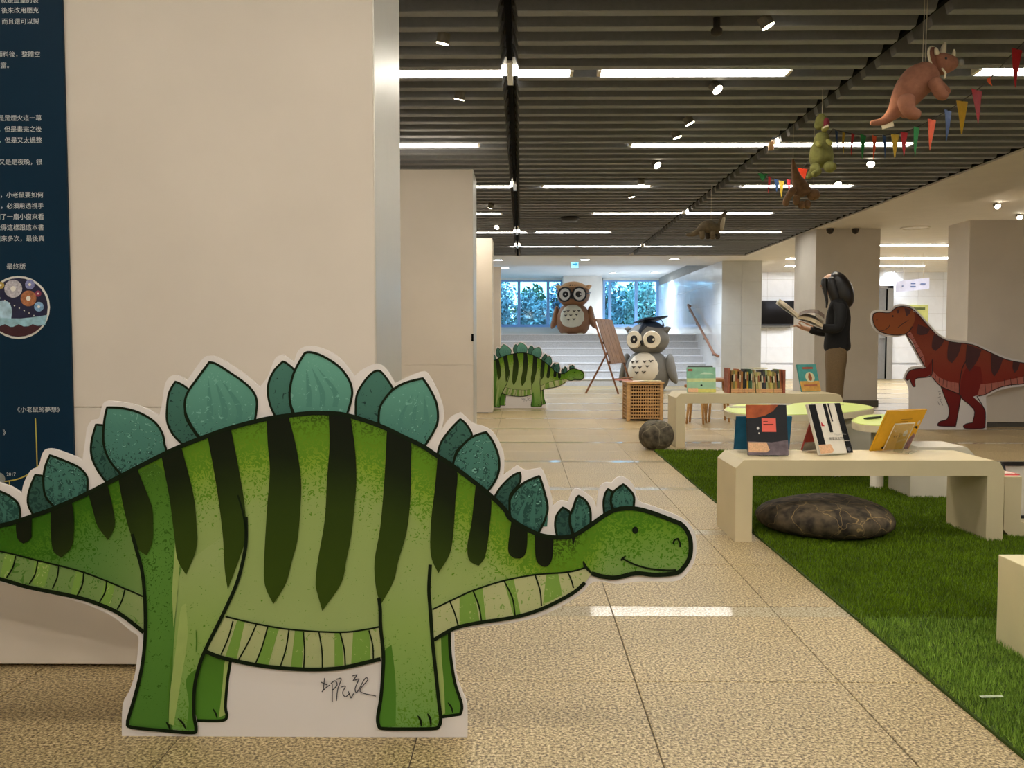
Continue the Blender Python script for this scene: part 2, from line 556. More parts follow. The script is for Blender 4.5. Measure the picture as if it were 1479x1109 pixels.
for r in range(1, 7):
    for j, (x0, x1) in enumerate(tubes[r]):
        batten(x0, x1, TUBE_ROWS[r], 'lit fluorescent ceiling tube, %s of the %s row from the top of the photo' % (('left one', 'middle one', 'right one')[j], rowname[r]))
for r_, y in enumerate((-6.35, -4.37, -2.39, -.41, 1.57, TUBE_ROWS[0])):   # unseen rows added overhead to light surfaces facing the camera
    for c_, x0 in enumerate((-2.6, -.9, .8, 2.6)):
        batten(x0, x0 + 1.2, y, 'added unseen fluorescent tube overhead behind the photographer, %s row, %s in it' % (rowname[r_ + 1], rowname[c_ + 1]))
for r in (1, 3, 5, 6):
    pass
b = BM()
for r in (1, 3, 5, 6):
    y = TUBE_ROWS[r]
    box(b, -.09, -.054, y - .26, y + .19, HC - .008, HC + .02, .002)
obj('seam_reflection', b, mat('reflection_white', '#f2efe8', 0.25, 0.03, 10, 0, 80, 0.3), ceiling)  # white bars stand in for tube light reflected along the seam

# ------------------------------------------------------------------ outer walls
b = BM(); box(b, -3.4, -3.2, -9.2, 26.8, 0, 3.0); struct('wall_left', b, M_white)
b = BM(); box(b, -3.4, 12.2, -9.2, -9.0, 0, 3.0); struct('wall_front', b, M_white)
b = BM(); box(b, 12.0, 12.2, -9.2, 22.4, 0, 3.0); struct('wall_right', b, M_white)
# tiled hall wall
HWY = 22.3
wall_hall = sempty('wall_hall', label='white tiled wall at the far end of the hall')
b = BM(); box(b, 5.0, 12.2, HWY, HWY + .15, 0, 3.0); obj('bedding', b, M_tileg, wall_hall)
b = BM(); tilebox(b, .002, .643, .002, .438, 0, .008); wt = bpy.data.meshes.new('wall_tile'); b.to_mesh(wt); b.free(); wt.materials.append(M_tilew)
for i in range(11):
    for j in range(7):
        x = 5.05 + .645 * i; z = -.41 + .44 * j + .35
        if z > 2.75: continue
        o = bpy.data.objects.new('wall_tile', wt); o.rotation_euler = (R(90), 0, 0); o.location = (x, HWY, max(z, .0)); o.parent = wall_hall; COL.objects.link(o)
# stair side wall (tiled pier + long shiny flank)
SWX0, SWX1, SWY = 4.22, 5.06, 18.2
wall_stair = sempty('wall_stair', label='glossy white tiled wall beside the stairs with a tiled pier end')
b = BM(); box(b, SWX0 + .01, SWX1, SWY + .01, 26.8, 0, 2.93); obj('bedding', b, M_tileg, wall_stair)
b = BM(); tilebox(b, .002, .418, .002, .448, 0, .01); ft = bpy.data.meshes.new('pier_tile'); b.to_mesh(ft); b.free(); ft.materials.append(mat('pier_tile', '#c2c3c0', 0.3, 0.03, 6))
b = BM(); tilebox(b, .002, .838, .002, .448, 0, .01); st = bpy.data.meshes.new('flank_tile'); b.to_mesh(st); b.free(); st.materials.append(mat('flank_tile', '#f6f8fa', 0.08, 0.03, 3, 0, 80, 0, 0.8))
for j in range(6):
    for i in range(2):
        o = bpy.data.objects.new('wall_tile', ft); o.rotation_euler = (R(90), 0, 0); o.location = (SWX0 + .42 * i, SWY + .01, .448 * j); o.parent = wall_stair; COL.objects.link(o)
    for i in range(10):
        o = bpy.data.objects.new('wall_tile', st); o.rotation_euler = (R(90), 0, R(-90)); o.location = (SWX0 + .01, SWY + .84 * (i + 1), .448 * j); o.parent = wall_stair; COL.objects.link(o)

# ------------------------------------------------------------------ stairs and landing
stairs = sempty('staircase', label='wide grey granite stairs up to the window landing')
SY0, RIS, TRD = 19.1, .167, .30
for k in range(7):
    y = SY0 + TRD * k
    b = BM(); box(b, -3.2, SWX0, y + .02, (y + TRD + .03) if k < 6 else 26.5, RIS * k if k else 0, RIS * (k + 1) - .03)
    o = obj('step', b, M_step, stairs)
    b = BM(); box(b, -3.2, SWX0, y, (y + TRD + .02) if k < 6 else 26.5, RIS * (k + 1) - .03, RIS * (k + 1), .004)
    obj('tread', b, M_nose, o)
LZ = RIS * 7

# ------------------------------------------------------------------ window wall at the landing
WY = 26.5
wall_back = sempty('wall_back', label='white window wall behind the stair landing')
b = BM(); box(b, -3.4, SWX0, WY, WY + .2, LZ - .2, 1.45); box(b, -3.4, SWX0, WY, WY + .2, 2.86, 3.0); box(b, 1.28, 2.5, WY, WY + .2, LZ, 3.0); obj('panel', b, M_white, wall_back)
b = BM(); box(b, 1.24, 2.40, 25.7, WY, LZ, 2.93, .01); obj('pier', b, M_white, wall_back)
M_frame = mat('window_frame', '#8fb0d8', 0.4, 0.03)
M_pane = clear('window_glass', (0.66, 0.86, 0.90), 0.06)
def window(name, x0, x1, mull, label):
    wo = sempty(name, (0, 0, 0), label)
    b = BM()
    box(b, x0, x1, WY + .03, WY + .13, 1.45, 1.50, .004); box(b, x0, x1, WY + .03, WY + .13, 2.81, 2.86, .004)
    xs = [x0 + .03] + mull + [x1 - .03]
    for m in xs: box(b, m - .045, m + .045, WY + .02, WY + .14, 1.5, 2.81, .004)
    obj('frame', b, M_frame, wo)
    for a, c in zip(xs, xs[1:]):
        b = BM(); box(b, a + .045, c - .045, WY + .075, WY + .085, 1.5, 2.81); obj('pane', b, M_pane, wo)
    b = BM(); box(b, x0, x1, WY - .08, WY + .03, 1.42, 1.452, .004); obj('sill', b, M_frame, wo)
window('window_1', -3.2, 1.28, [-2.765, -1.87, -.975, -.075, .82], 'left window band with blue-tinted panes behind the stairs')
window('window_2', 2.5, SWX0, [2.72, 3.53], 'right window band with blue-tinted panes behind the grey owl')

# ------------------------------------------------------------------ square pillar
pil = sempty('pillar', (4.92, 13.55, 0), 'beige painted square pillar behind the reading woman')
b = BM(); box(b, 4.43, 5.395, 13.05, 14.05, 0, HC, .004); obj('shaft', b, M_pillar, pil)
b = BM(); box(b, 4.415, 5.41, 13.035, 14.065, 0, .10, .003); obj('baseboard', b, M_base, pil)

# ------------------------------------------------------------------ lamps of the hall and stairs
def strip(x0, x1, y, z, label, m=M_hall, grp='strip lights on the hall ceiling', wy=.07):
    t = thing('strip_light', label, 'ceiling light', ((x0 + x1) / 2, y, z), grp)
    b = BM(); box(b, x0 - .02, x1 + .02, y - wy - .015, y + wy + .015, z - .012, z, .002); obj('frame', b, M_fix, t)
    b = BM(); box(b, x0, x1, y - wy, y + wy, z - .02, z - .011, .002); obj('diffuser', b, m, t)
for k, (x0, x1, y) in enumerate([(6.4, 10.0, 15.9), (5.6, 9.6, 18.4), (6.2, 9.4, 20.3)]):
    strip(x0, x1, y, 2.76, 'long white strip light on the hall ceiling, %s row from the front' % ('first', 'second', 'third')[k])
for k, (x0, x1, y) in enumerate([(6.0, 8.4, 1.0), (6.0, 8.4, 4.5)]):  # unseen strips added to light the lobby on the right
    strip(x0, x1, y, 2.76, 'added unseen strip light over the lobby right of the turf, %s from the camera' % ('first', 'second')[k], M_hall, 'strip lights on the hall ceiling', .05)

def downlight(p, z, label, m=M_down, r=.11, power=190):
    t = thing('downlight', label, 'ceiling light', (p[0], p[1], z), 'round recessed downlights')
    b = BM(); ringm(b, (p[0], p[1], z - .004), (0, 0.001, -1), r, .012); obj('trim_ring', b, M_fix, t, smooth=True)
    b = BM(); disc(b, (p[0], p[1], z - .001), (0, 0.001, -1), r * .96, .008); obj('lens', b, m, t)
    if power:
        la = bpy.data.lights.new('downlight_lamp', 'SPOT'); la.energy = power; la.color = DOWN_COL; la.spot_size = R(150); la.spot_blend = .6; la.shadow_soft_size = .1
        lo = bpy.data.objects.new('downlight_lamp', la); lo.location = (p[0], p[1], z - .03); COL.objects.link(lo)
for (px, py, z, lb) in [(719, 375, HC, 'round downlight by the panel edge in the white ceiling strip, front row'), (845, 374.5, HC, 'round downlight right of the blue exit sign, front row'),
                        (974, 373.6, HC, 'round downlight above the grey owl in the front row'), (729.7, 386.5, 2.93, 'round downlight over the landing above the left window band'),
                        (885, 394, 2.93, 'round downlight over the landing above the right window band'), (945, 393, 2.93, 'round downlight over the landing next to the glossy tiled wall'),
                        (1287, 393, 2.76, 'round downlight in the hall above the grey door')]:
    downlight(F(px, py, z), z, lb, power=230 if px == 945 else (110 if z > 2.8 else 190))
downlight(F(1322, 328.5, 2.76), 2.76, 'unlit round ceiling fitting between pillar and right panel', mat('opal_diffuser', '#dcd8d0', 0.4), .2, 0)

def spot(px, py, z, aim, label, power=45.0, size=70, on=True, grp='small adjustable ceiling spotlights'):
    z += .025
    p = F(px, py, z)
    d = (Vector(aim) - p).normalized()
    t = thing('ceiling_spotlight', label, 'spotlight', (p.x, p.y, z + .04), grp)
    b = BM(); tube(b, [p - d * .035, p + d * .02], .036, 14); tube(b, [p - d * .03, Vector((p.x, p.y, HC + .12))], .009, 6); obj('head', b, mat('spot_head', '#6b665a', .6), t)
    b = BM(); disc(b, p + d * .0202, d, .034, .004, 16); obj('lens', b, M_spot, t)
    la = bpy.data.lights.new('spot_lamp', 'SPOT'); la.energy = power; la.color = SPOT_COL; la.spot_size = R(size); la.spot_blend = .7; la.shadow_soft_size = .04
    lo = bpy.data.objects.new('spot_lamp', la); lo.location = p + d * .05
    lo.rotation_euler = d.to_track_quat('-Z', 'Y').to_euler(); COL.objects.link(lo)
spot(640, 57, 2.64, (-.95, 5.3, .3), 'spotlight nearest the metal panel edge, above the first tube row', 26)
spot(664, 139, 2.64, (-.9, 6.55, .3), 'spotlight just under the first tube row near the second panel', 12)
spot(1107, 33, 2.64, (2.4, 4.6, .6), 'bright spotlight near the top edge of the ceiling, right of the black seam', 50)
spot(1034, 127, 2.64, (2.6, 4.4, .5), 'spotlight tilted right, just below the first tube row', 30)
spot(995, 175, 2.64, (2.5, 6.7, .3), 'spotlight in the slats above the second tube row, upper of a pair', 24)
spot(977, 195, 2.64, (2.1, 7.1, .3), 'spotlight in the slats above the second tube row, lower of a pair', 24)
spot(948, 237, 2.64, (2.6, 6.4, .5), 'spotlight between the second and third tube rows, upper one', 24)
spot(926, 262, 2.64, (1.6, 10.8, .5), 'spotlight between the second and third tube rows, lower one', 24)
spot(912, 282, 2.64, (1.7, 10.2, .3), 'spotlight just under the third tube row right of the black seam', 30)
spot(1258, 235, 2.64, (2.4, 6.4, .5), 'bright spotlight under the bunting near the soffit', 26)
spot(1210, 263, 2.64, (3.3, 8.4, 1.0), 'bright spotlight beside the soffit above the third tube row', 14)
spot(718, 327, 2.64, (-.7, 11.8, 1.7), 'tiny spotlight washing the third panel, left of the black seam', 24)
spot(709, 297, 2.64, (-.9, 11.8, 1.6), 'tiny spotlight over the third panel, behind the second panel edge', 24)
spot(1440, 297, 2.70, (6.1, 9.9, 1.9), 'white track spotlight on the right ceiling aimed at the right panel', 40, 60)
spot(1472, 313, 2.70, (6.6, 9.9, 1.3), 'white ceiling spotlight at the right edge of the photo', 18, 60)
# unseen spots added to brighten the near panel, cutout, bench and second panel
for k, (x, y, ax, pw) in enumerate([(-1.3, .75, (-1.3, 2.5, 1.5), 10), (-.4, .7, (-.75, 2.5, 1.5), 10), (-1.0, -1.3, (-.7, 2.17, .5), 90), (.5, -1.3, (0, 2.17, .4), 80), (1.6, -.9, (1.3, 3.0, 0), 70), (2.2, .2, (1.9, 4.3, .3), 60), (-1.05, 5.25, (-.95, 7.1, 1.65), 26)]):
    p = Vector((x, y, 2.64)); d = (Vector(ax) - p).normalized()
    t = thing('ceiling_spotlight', ('added unseen spotlight overhead behind the photographer, %s from the left' % rowname[k + 1]) if k < 6 else 'added spotlight washing the second panel, hidden by the nearest panel', 'spotlight', (x, y, 2.66), 'small adjustable ceiling spotlights')
    b = BM(); tube(b, [p - d * .06, p + d * .02], .04, 14); obj('head', b, M_fix, t)
    la = bpy.data.lights.new('spot_lamp', 'SPOT'); la.energy = pw; la.color = (1.0, .92, .80); la.spot_size = R(80); la.spot_blend = 1.0; la.shadow_soft_size = .05
    lo = bpy.data.objects.new('spot_lamp', la); lo.location = p + d * .05; lo.rotation_euler = d.to_track_quat('-Z', 'Y').to_euler(); COL.objects.link(lo)

# ------------------------------------------------------------------ free-standing exhibition panels
def panel(x0, x1, y, th, h, label, split=.80, side=M_alu):
    t = thing('exhibition_panel', label, 'panel', ((x0 + x1) / 2, y + th / 2, 0), None)
    b = BM(); box(b, x0 + .02, x1 - .002, y + .006, y + th, .012, h - .01); obj('core', b, M_panel, t)
    for z0, z1 in ((.012, split - .001), (split + .001, h)):
        b = BM(); box(b, x0, x1 - .004, y, y + .008, z0, z1, .0012); obj('sheet', b, M_panel, t)
    b = BM(); box(b, x1 - .004, x1, y + .0005, y + th, .012, h, .001); obj('edge_profile', b, side, t)
    b = BM(); box(b, x0 + .06, x1 - .06, y + .05, y + th - .05, 0, .012); obj('plinth', b, M_seam, t)
    return t
panel(-2.75, -.4335, 2.567, .53, 2.40, 'big cream exhibition panel carrying the blue board, nearest the camera')
pn = panel(-2.6, -.3955, 7.09, .52, 2.40, 'cream exhibition panel with brushed metal edge, second from the camera')
b = BM(); p = P(683, 487.5, 7.085); box(b, p.x - .012, p.x + .006, 7.08, 7.092, p.z - .03, p.z + .03, .002); obj('catch', b, M_seam, pn)
panel(-2.6, -.398, 11.81, .5, 2.40, 'narrow-looking pale exhibition panel, third from the camera', side=M_panel)
panel(-2.6, -.396, 16.3, .5, 2.40, 'yellowish exhibition panel at the foot of the stairs, fourth from the camera', side=M_panel)
# right panel behind the red dinosaur
t = thing('exhibition_panel', 'wide beige exhibition panel behind the red dinosaur cutout', 'panel', (6.8, 10.25, 0))
b = BM(); box(b, 5.153, 9.0, 10.0, 10.5, .055, 2.387, .003); obj('core', b, M_panel, t)
b = BM(); box(b, 5.2, 8.96, 10.03, 10.45, 0, .055); obj('plinth', b, M_base, t)

# ------------------------------------------------------------------ artificial turf
def turf(name, x0, x1, y0, y1, dens, hex_lo, hex_hi, label, h=.02, falloff=None):
    t = thing(name, label, 'rug', ((x0 + x1) / 2, (y0 + y1) / 2, 0))
    b = BM(); box(b, x0, x1, y0, y1, .0, .008); obj('backing', b, mat(name + '_backing', hex_lo, .95, .2, 60), t)
    rng = np.random.default_rng(5)
    n = int((x1 - x0) * (y1 - y0) * dens)
    px, py = rng.uniform(x0 + .004, x1 - .004, n), rng.uniform(y0 + .004, y1 - .004, n)
    if falloff is not None:
        keep = rng.random(n) < np.clip((falloff / py) ** 1.6, .16, 1); px, py = px[keep], py[keep]; n = len(px)
        wid = .0016 * np.clip(py / falloff, 1, 2.6)
    else: wid = np.full(n, .0017)
    a = rng.uniform(0, 2 * np.pi, n); hh = h * rng.uniform(.6, 1.15, n); ln = rng.uniform(0, .014, n); b_ = rng.uniform(0, 2 * np.pi, n)
    v = np.zeros((n, 3, 3), np.float32)
    v[:, 0] = np.stack([px - wid * np.cos(a), py - wid * np.sin(a), np.full(n, .007)], 1)
    v[:, 1] = np.stack([px + wid * np.cos(a), py + wid * np.sin(a), np.full(n, .007)], 1)
    v[:, 2] = np.stack([px + ln * np.cos(b_), py + ln * np.sin(b_), .007 + hh], 1)
    v -= np.array(t.location, np.float32)
    me = bpy.data.meshes.new('pile')
    me.vertices.add(n * 3); me.vertices.foreach_set('co', v.reshape(-1))
    me.loops.add(n * 3); me.loops.foreach_set('vertex_index', np.arange(n * 3, dtype=np.int32))
    me.polygons.add(n); me.polygons.foreach_set('loop_start', np.arange(0, n * 3, 3, dtype=np.int32))
    try: me.polygons.foreach_set('loop_total', np.full(n, 3, np.int32))
    except Exception: pass
    me.update(calc_edges=True); me.validate()
    m, nt, bs = new_mat(name + '_blade')
    N, L = nt.nodes, nt.links
    geo = N.new('ShaderNodeNewGeometry')
    r = N.new('ShaderNodeValToRGB'); r.color_ramp.elements[0].color = lin(hex_lo); r.color_ramp.elements[1].color = lin(hex_hi)
    L.new(geo.outputs['Random Per Island'], r.inputs[0])
    nz = N.new('ShaderNodeTexNoise'); nz.inputs['Scale'].default_value = 5; nz.inputs['Detail'].default_value = 4; L.new(geo.outputs['Position'], nz.inputs['Vector'])
    hs = N.new('ShaderNodeHueSaturation'); ma = N.new('ShaderNodeMath'); ma.operation = 'MULTIPLY_ADD'; ma.inputs[1].default_value = .9; ma.inputs[2].default_value = .55
    L.new(nz.outputs[0], ma.inputs[0]); L.new(ma.outputs[0], hs.inputs['Value']); L.new(r.outputs[0], hs.inputs['Color']); L.new(hs.outputs[0], bs.inputs['Base Color'])
    bs.inputs['Roughness'].default_value = .6; bs.inputs['Specular IOR Level'].default_value = .25
    me.materials.append(m)
    o = bpy.data.objects.new('pile', me); o.parent = t; o['kind'] = 'stuff'; COL.objects.link(o)
    return t
turf('turf_rug', 1.2, 3.2, 3.03, 7.75, 42000, '#3a4f05', '#78980f', 'large dark green artificial turf rug under the front bench', .02, 3.2)
turf('turf_rug', 1.2, 3.2, 1.0, 3.02, 42000, '#506f20', '#98b848', 'smaller lighter green artificial turf rug in the lower right corner', .024, 2.2)
b = BM(); pa, pb_ = F(1416, 1006, .03), F(1448, 1005, .03); beam(b, pa, pb_, .012, .0015); tag(obj('clear_tape', b, mat('clear_tape', '#b9c6a4', .2), None, (pa.x, pa.y, .03)), 'short strip of clear tape lying on the lighter turf', 'tape')

# ------------------------------------------------------------------ flat print shaders (ink on board: gradients and speckle belong to the artwork)
M_board = mat('white_foam_board', '#e2dcd8', 0.55, 0.02, 4, 0, 80, 0, .3)
def ink(name, stops, speck=None, spine=None, zr=(0, 1), rough=.5, sscale=75, bands=None):
    """stops along the printed gradient (0 = top of the animal's back); speck=(hex, lo, hi) speckled ink that thins out between lo and hi."""
    m, nt, b = new_mat(name)
    N, L = nt.nodes, nt.links
    tc = N.new('ShaderNodeTexCoord'); sx = N.new('ShaderNodeSeparateXYZ'); L.new(tc.outputs['Object'], sx.inputs[0])
    def math_(op, a, c=None, c2=None):
        n = N.new('ShaderNodeMath'); n.operation = op
        for i, v in enumerate((a, c, c2)):
            if v is None: continue
            if isinstance(v, (int, float)): n.inputs[i].default_value = v
            else: L.new(v, n.inputs[i])
        return n.outputs[0]
    if spine:
        x0, ztop, kl, kr, xh, zh = spine
        dx = math_('SUBTRACT', sx.outputs[0], x0)
        k = math_('MULTIPLY_ADD', math_('GREATER_THAN', dx, 0.0), kr - kl, kl)
        sp = math_('SUBTRACT', ztop, math_('MULTIPLY', math_('MULTIPLY', dx, dx), k))
        mg = N.new('ShaderNodeMapRange'); mg.interpolation_type = 'SMOOTHSTEP'; mg.inputs[1].default_value = xh - .13; mg.inputs[2].default_value = xh + .03
        L.new(sx.outputs[0], mg.inputs[0]); g = mg.outputs[0]
        sp = math_('ADD', math_('MULTIPLY', g, zh), math_('MULTIPLY', math_('SUBTRACT', 1.0, g), sp))
        d = math_('SUBTRACT', sp, sx.outputs[2])
    else:
        d = math_('SUBTRACT', zr[1], sx.outputs[2])
        d = math_('DIVIDE', d, zr[1] - zr[0])
    r = N.new('ShaderNodeValToRGB'); cr = r.color_ramp
    for i, (p, c) in enumerate(stops):
        e = cr.elements[i] if i < 2 else cr.elements.new(p)
        e.position = p; e.color = lin(c)
    nz0 = N.new('ShaderNodeTexNoise'); nz0.inputs['Scale'].default_value = 9; nz0.inputs['Detail'].default_value = 3; L.new(tc.outputs['Object'], nz0.inputs['Vector'])
    dd = math_('MULTIPLY_ADD', math_('SUBTRACT', nz0.outputs[0], .5), .06, d)
    L.new(dd, r.inputs[0]); colr = r.outputs[0]
    if speck:
        for (hx, lo, hi, dens) in speck:
            nz = N.new('ShaderNodeTexNoise'); nz.inputs['Scale'].default_value = sscale; nz.inputs['Detail'].default_value = 1.5; nz.inputs['Distortion'].default_value = 2.2
            L.new(tc.outputs['Object'], nz.inputs['Vector'])
            mr = N.new('ShaderNodeMapRange'); mr.inputs[1].default_value = lo; mr.inputs[2].default_value = hi
            mr.inputs[3].default_value = dens; mr.inputs[4].default_value = .72
            L.new(dd, mr.inputs[0])
            f = math_('GREATER_THAN', nz.outputs[0], mr.outputs[0])
            mx = N.new('ShaderNodeMix'); mx.data_type = 'RGBA'; L.new(f, mx.inputs[0]); L.new(colr, mx.inputs[6]); mx.inputs[7].default_value = lin(hx); colr = mx.outputs[2]
    if bands:      # the printed hue shifts along the animal: (x where it begins, x where it is full, tint, amount)
        for (xa_, xb_, hx, am) in bands:
            mb = N.new('ShaderNodeMapRange'); mb.interpolation_type = 'SMOOTHSTEP'; mb.inputs[1].default_value = xa_; mb.inputs[2].default_value = xb_; mb.inputs[4].default_value = am
            L.new(sx.outputs[0], mb.inputs[0])
            mx = N.new('ShaderNodeMix'); mx.data_type = 'RGBA'; mx.blend_type = 'MULTIPLY'; L.new(mb.outputs[0], mx.inputs[0]); L.new(colr, mx.inputs[6]); mx.inputs[7].default_value = lin(hx); colr = mx.outputs[2]
    L.new(colr, b.inputs['Base Color'])
    b.inputs['Roughness'].default_value = rough; b.inputs['Specular IOR Level'].default_value = .18
    return m

class Print:
    """Flat artwork on a cutout standing in the plane y = Y; pts come as photo points on that plane."""
    def __init__(self, root, Y, th):
        self.root, self.Y, self.k, self.th = root, Y, 0, th
    def w(self, p, Y=None): return P(p[0], p[1], self.Y if Y is None else Y)
    def board(self, pts, m, n=3, sharp=62):
        q = [self.w(p) for p in smooth_poly(pts, n, True, sharp)]
        b = BM(); prism(b, [(v.x, max(v.z, 0.0)) for v in q], self.Y, self.Y + self.th); return obj('board', b, m, self.root)
    def face(self, name, polys, m, layer, n=4, sharp=62, parent=None, label=None):
        if len(polys) > 1:
            for q in polys: o = self.face(name, [q], m, layer, n, sharp, parent, label)
            return o
        b = BM(); y = self.Y - .0006 * layer
        for pts in polys:
            q = [self.w(p) for p in smooth_poly(pts, n, True, sharp)] if n > 1 else [self.w(p) for p in pts]
            vs = [b.verts.new((v.x, y, v.z)) for v in q]
            for t in tessellate_polygon([[Vector((v.x, v.z, 0)) for v in q]]):
                try: b.faces.new([vs[i] for i in t])
                except ValueError: pass
        bmesh.ops.recalc_face_normals(b, faces=b.faces)
        for f in b.faces:
            if f.normal.y > 0: f.normal_flip()
        o = obj(name, b, m, parent or self.root)
        if label: o['label'] = label
        return o
    def stroke(self, name, lines, m, layer, width=4.5, n=5, closed=False, taper=False, parent=None, label=None, sharp=62):
        """width in photo pixels at this plane"""
        if len(lines) > 1:
            for q in lines: o = self.stroke(name, [q], m, layer, width, n, closed, taper, parent, label, sharp)
            return o
        b = BM(); y = self.Y - .0006 * layer; pxm = self.Y / FPX
        for ln in lines:
            wd = width
            if isinstance(ln, tuple): ln, wd = ln
            pts = [self.w(p) for p in smooth_poly(ln, n, closed, sharp)]
            p2 = [Vector((v.x, v.z)) for v in pts]; Np = len(p2)
            L_, R_ = [], []
            for i in range(Np):
                a = p2[i - 1] if (closed or i > 0) else p2[i]; c = p2[(i + 1) % Np] if (closed or i < Np - 1) else p2[i]
                d = (c - a)
                if d.length < 1e-7: d = Vector((1, 0))
                d.normalize(); nn = Vector((-d.y, d.x))
                h = wd * pxm / 2
                if taper: h *= min(1, .35 + 2.6 * min(i, Np - 1 - i) / Np)
                L_.append(b.verts.new((p2[i].x + nn.x * h, y, p2[i].y + nn.y * h))); R_.append(b.verts.new((p2[i].x - nn.x * h, y, p2[i].y - nn.y * h)))
            for i in range(Np if closed else Np - 1):
                j = (i + 1) % Np
                b.faces.new((L_[i], L_[j], R_[j], R_[i]))
        for f in b.faces:
            f.normal_update()
            if f.normal.y > 0: f.normal_flip()
        o = obj(name, b, m, parent or self.root)
        if label: o['label'] = label
        return o

# ------------------------------------------------------------------ the stegosaurus cutout
SYT = F(425, 1064).y
base_p = F(425, 1064)
steg = thing('stegosaurus_cutout', 'big green striped stegosaurus cutout standing in front of the near panel', 'cutout', (base_p.x, SYT, 0), 'printed dinosaur cutouts')
pr = Print(steg, SYT, .008)
outline = [(176, 1065), (177, 1018), (186.6, 998), (194.7, 973.6), (198.8, 944), (199.6, 919.6), (189, 911.5), (162, 890), (121.7, 872), (67.6, 857), (0, 841), (-70, 826), (-150, 806), (-225, 785),
           (-250, 768), (-225, 752), (-190, 746), (-170, 722), (-140, 705), (-118, 722), (-100, 735), (-80, 715), (-45, 695), (-15, 692), (0, 697.7), (16, 703), (31, 712.6), (35, 696), (44.6, 678.8), (55.4, 673), (62, 653), (71.7, 647.7), (92, 653), (119, 664), (123, 637), (125.8, 618), (132.5, 607), (143, 603),
           (148.8, 582.8), (162, 579), (200, 585.5), (230, 600), (234, 582.8), (238, 555.7), (246, 543.6), (257, 542), (270.5, 549), (292, 519), (303, 513.6), (319, 518), (351.6, 539), (375, 559), (387, 543), (397, 518), (408, 511.5), (425, 522), (431, 506),
           (444.7, 499.5), (466, 503), (490.6, 517), (512, 543), (524, 533), (544.7, 525), (558, 533), (570.4, 553), (607, 537), (620.4, 542.6), (637.5, 578), (641, 601.7), (637.5, 621), (650, 603), (665, 595), (682.7, 610.5), (699, 615.6), (713, 625), (727, 652), (728, 680), (725.5, 687),
           (747, 672), (759, 679), (774, 677), (784.5, 679.6), (796.5, 714.7), (798, 731), (809, 723), (820, 725), (827, 709), (836, 706), (856, 720), (861.5, 733), (864.8, 707), (874, 697), (883.7, 697), (890.5, 690), (901, 689), (915.5, 701), (922, 722.5), (944.5, 731.5), (985, 748), (1002, 766),
           (1006, 788.7), (1002, 813), (988, 832.5), (971.6, 839.5), (925.6, 839.5), (890.5, 843), (858, 839.8), (836, 860), (787.7, 887), (741.7, 899), (687.6, 906), (658, 912), (656, 918), (657, 952), (661, 982), (672, 1009), (675, 1025), (675, 1064.6)]
pr.board(outline, M_board)
b = BM(); box(b, base_p.x - .35, base_p.x - .33, SYT + .008, SYT + .28, 0, .012); box(b, base_p.x + .28, base_p.x + .30, SYT + .008, SYT + .28, 0, .012)
for xx in (base_p.x - .34, base_p.x + .29): beam(b, (xx, SYT + .014, .45), (xx, SYT + .27, .01), .012, .02)
obj('support_strut', b, M_board, steg)
I_line = mat('ink_dark_green', '#0d1a06', .6, .1, 12, 0, 80, 0, .15)
Lx = lambda px: P(px, 800, SYT).x - base_p.x
Lz = lambda py: P(450, py, SYT).z
spine = (Lx(445), Lz(596), .478, .90, Lx(868), Lz(733) + .075)
I_body = ink('print_body', [(0, '#3c580c'), (.045, '#587f14'), (.12, '#7f9e2c'), (.22, '#93a860'), (.5, '#99ac6a')], [('#95b440', -.02, .10, .60), ('#5c881c', .10, .30, .47)], spine, bands=[(Lx(330), Lx(120), '#98c0a0', 1.0), (Lx(800), Lx(900), '#cfe6d4', 1.0)])
I_leg = ink('print_leg', [(0, '#99ac6a'), (.4, '#8ca858'), (1, '#6c9a4a')], [('#5c8826', 1.0, .25, .55)], None, (0, .45))
I_hind = ink('print_hind', [(0, '#385a10'), (.14, '#4a7622'), (.3, '#588634'), (.8, '#4a7a2c')], [('#6c9844', .02, .4, .56), ('#355f16', .3, .75, .6)], spine)
I_shadow = ink('print_shade', [(0, '#48721f'), (1, '#52862c')], None, None, (0, .3))
I_plate = ink('print_plate', [(0, '#69a592'), (.45, '#4c8072'), (1, '#3a665a')], [('#244a43', .95, .15, .47), ('#74a898', .5, 1.4, .66)], None, (.55, .97), sscale=58)
I_vein = ink('print_plate_vein', [(0, '#558c7e'), (1, '#3d6c60')], [('#6fa696', .0, .9, .60)], None, (.55, .97), sscale=58)
I_platef = ink('print_plate_far', [(0, '#497a6c'), (.6, '#345c50'), (1, '#2a4e44')], [('#1e3d37', .95, .1, .5)], None, (.55, .97), sscale=58)
I_stripe = ink('print_stripe', [(0, '#0b1104'), (.10, '#111b05'), (.24, '#2b3d08'), (.42, '#334709')], None, spine)
I_belly = ink('print_belly', [(0, '#b9ba8c'), (.5, '#b3b884'), (1, '#a4ae78')], [('#82a052', .2, 1, .6)], None, (.15, .55), sscale=55, bands=[(Lx(330), Lx(120), '#a4c89c', 1.0)])
I_band = ink('print_belly_band', [(0, '#7c9f48'), (1, '#739a40')], [('#9fb068', .2, 1, .62)], None, (.15, .55), sscale=55)
I_light = mat('ink_light_green', '#9cb262', .5, .06, 20)

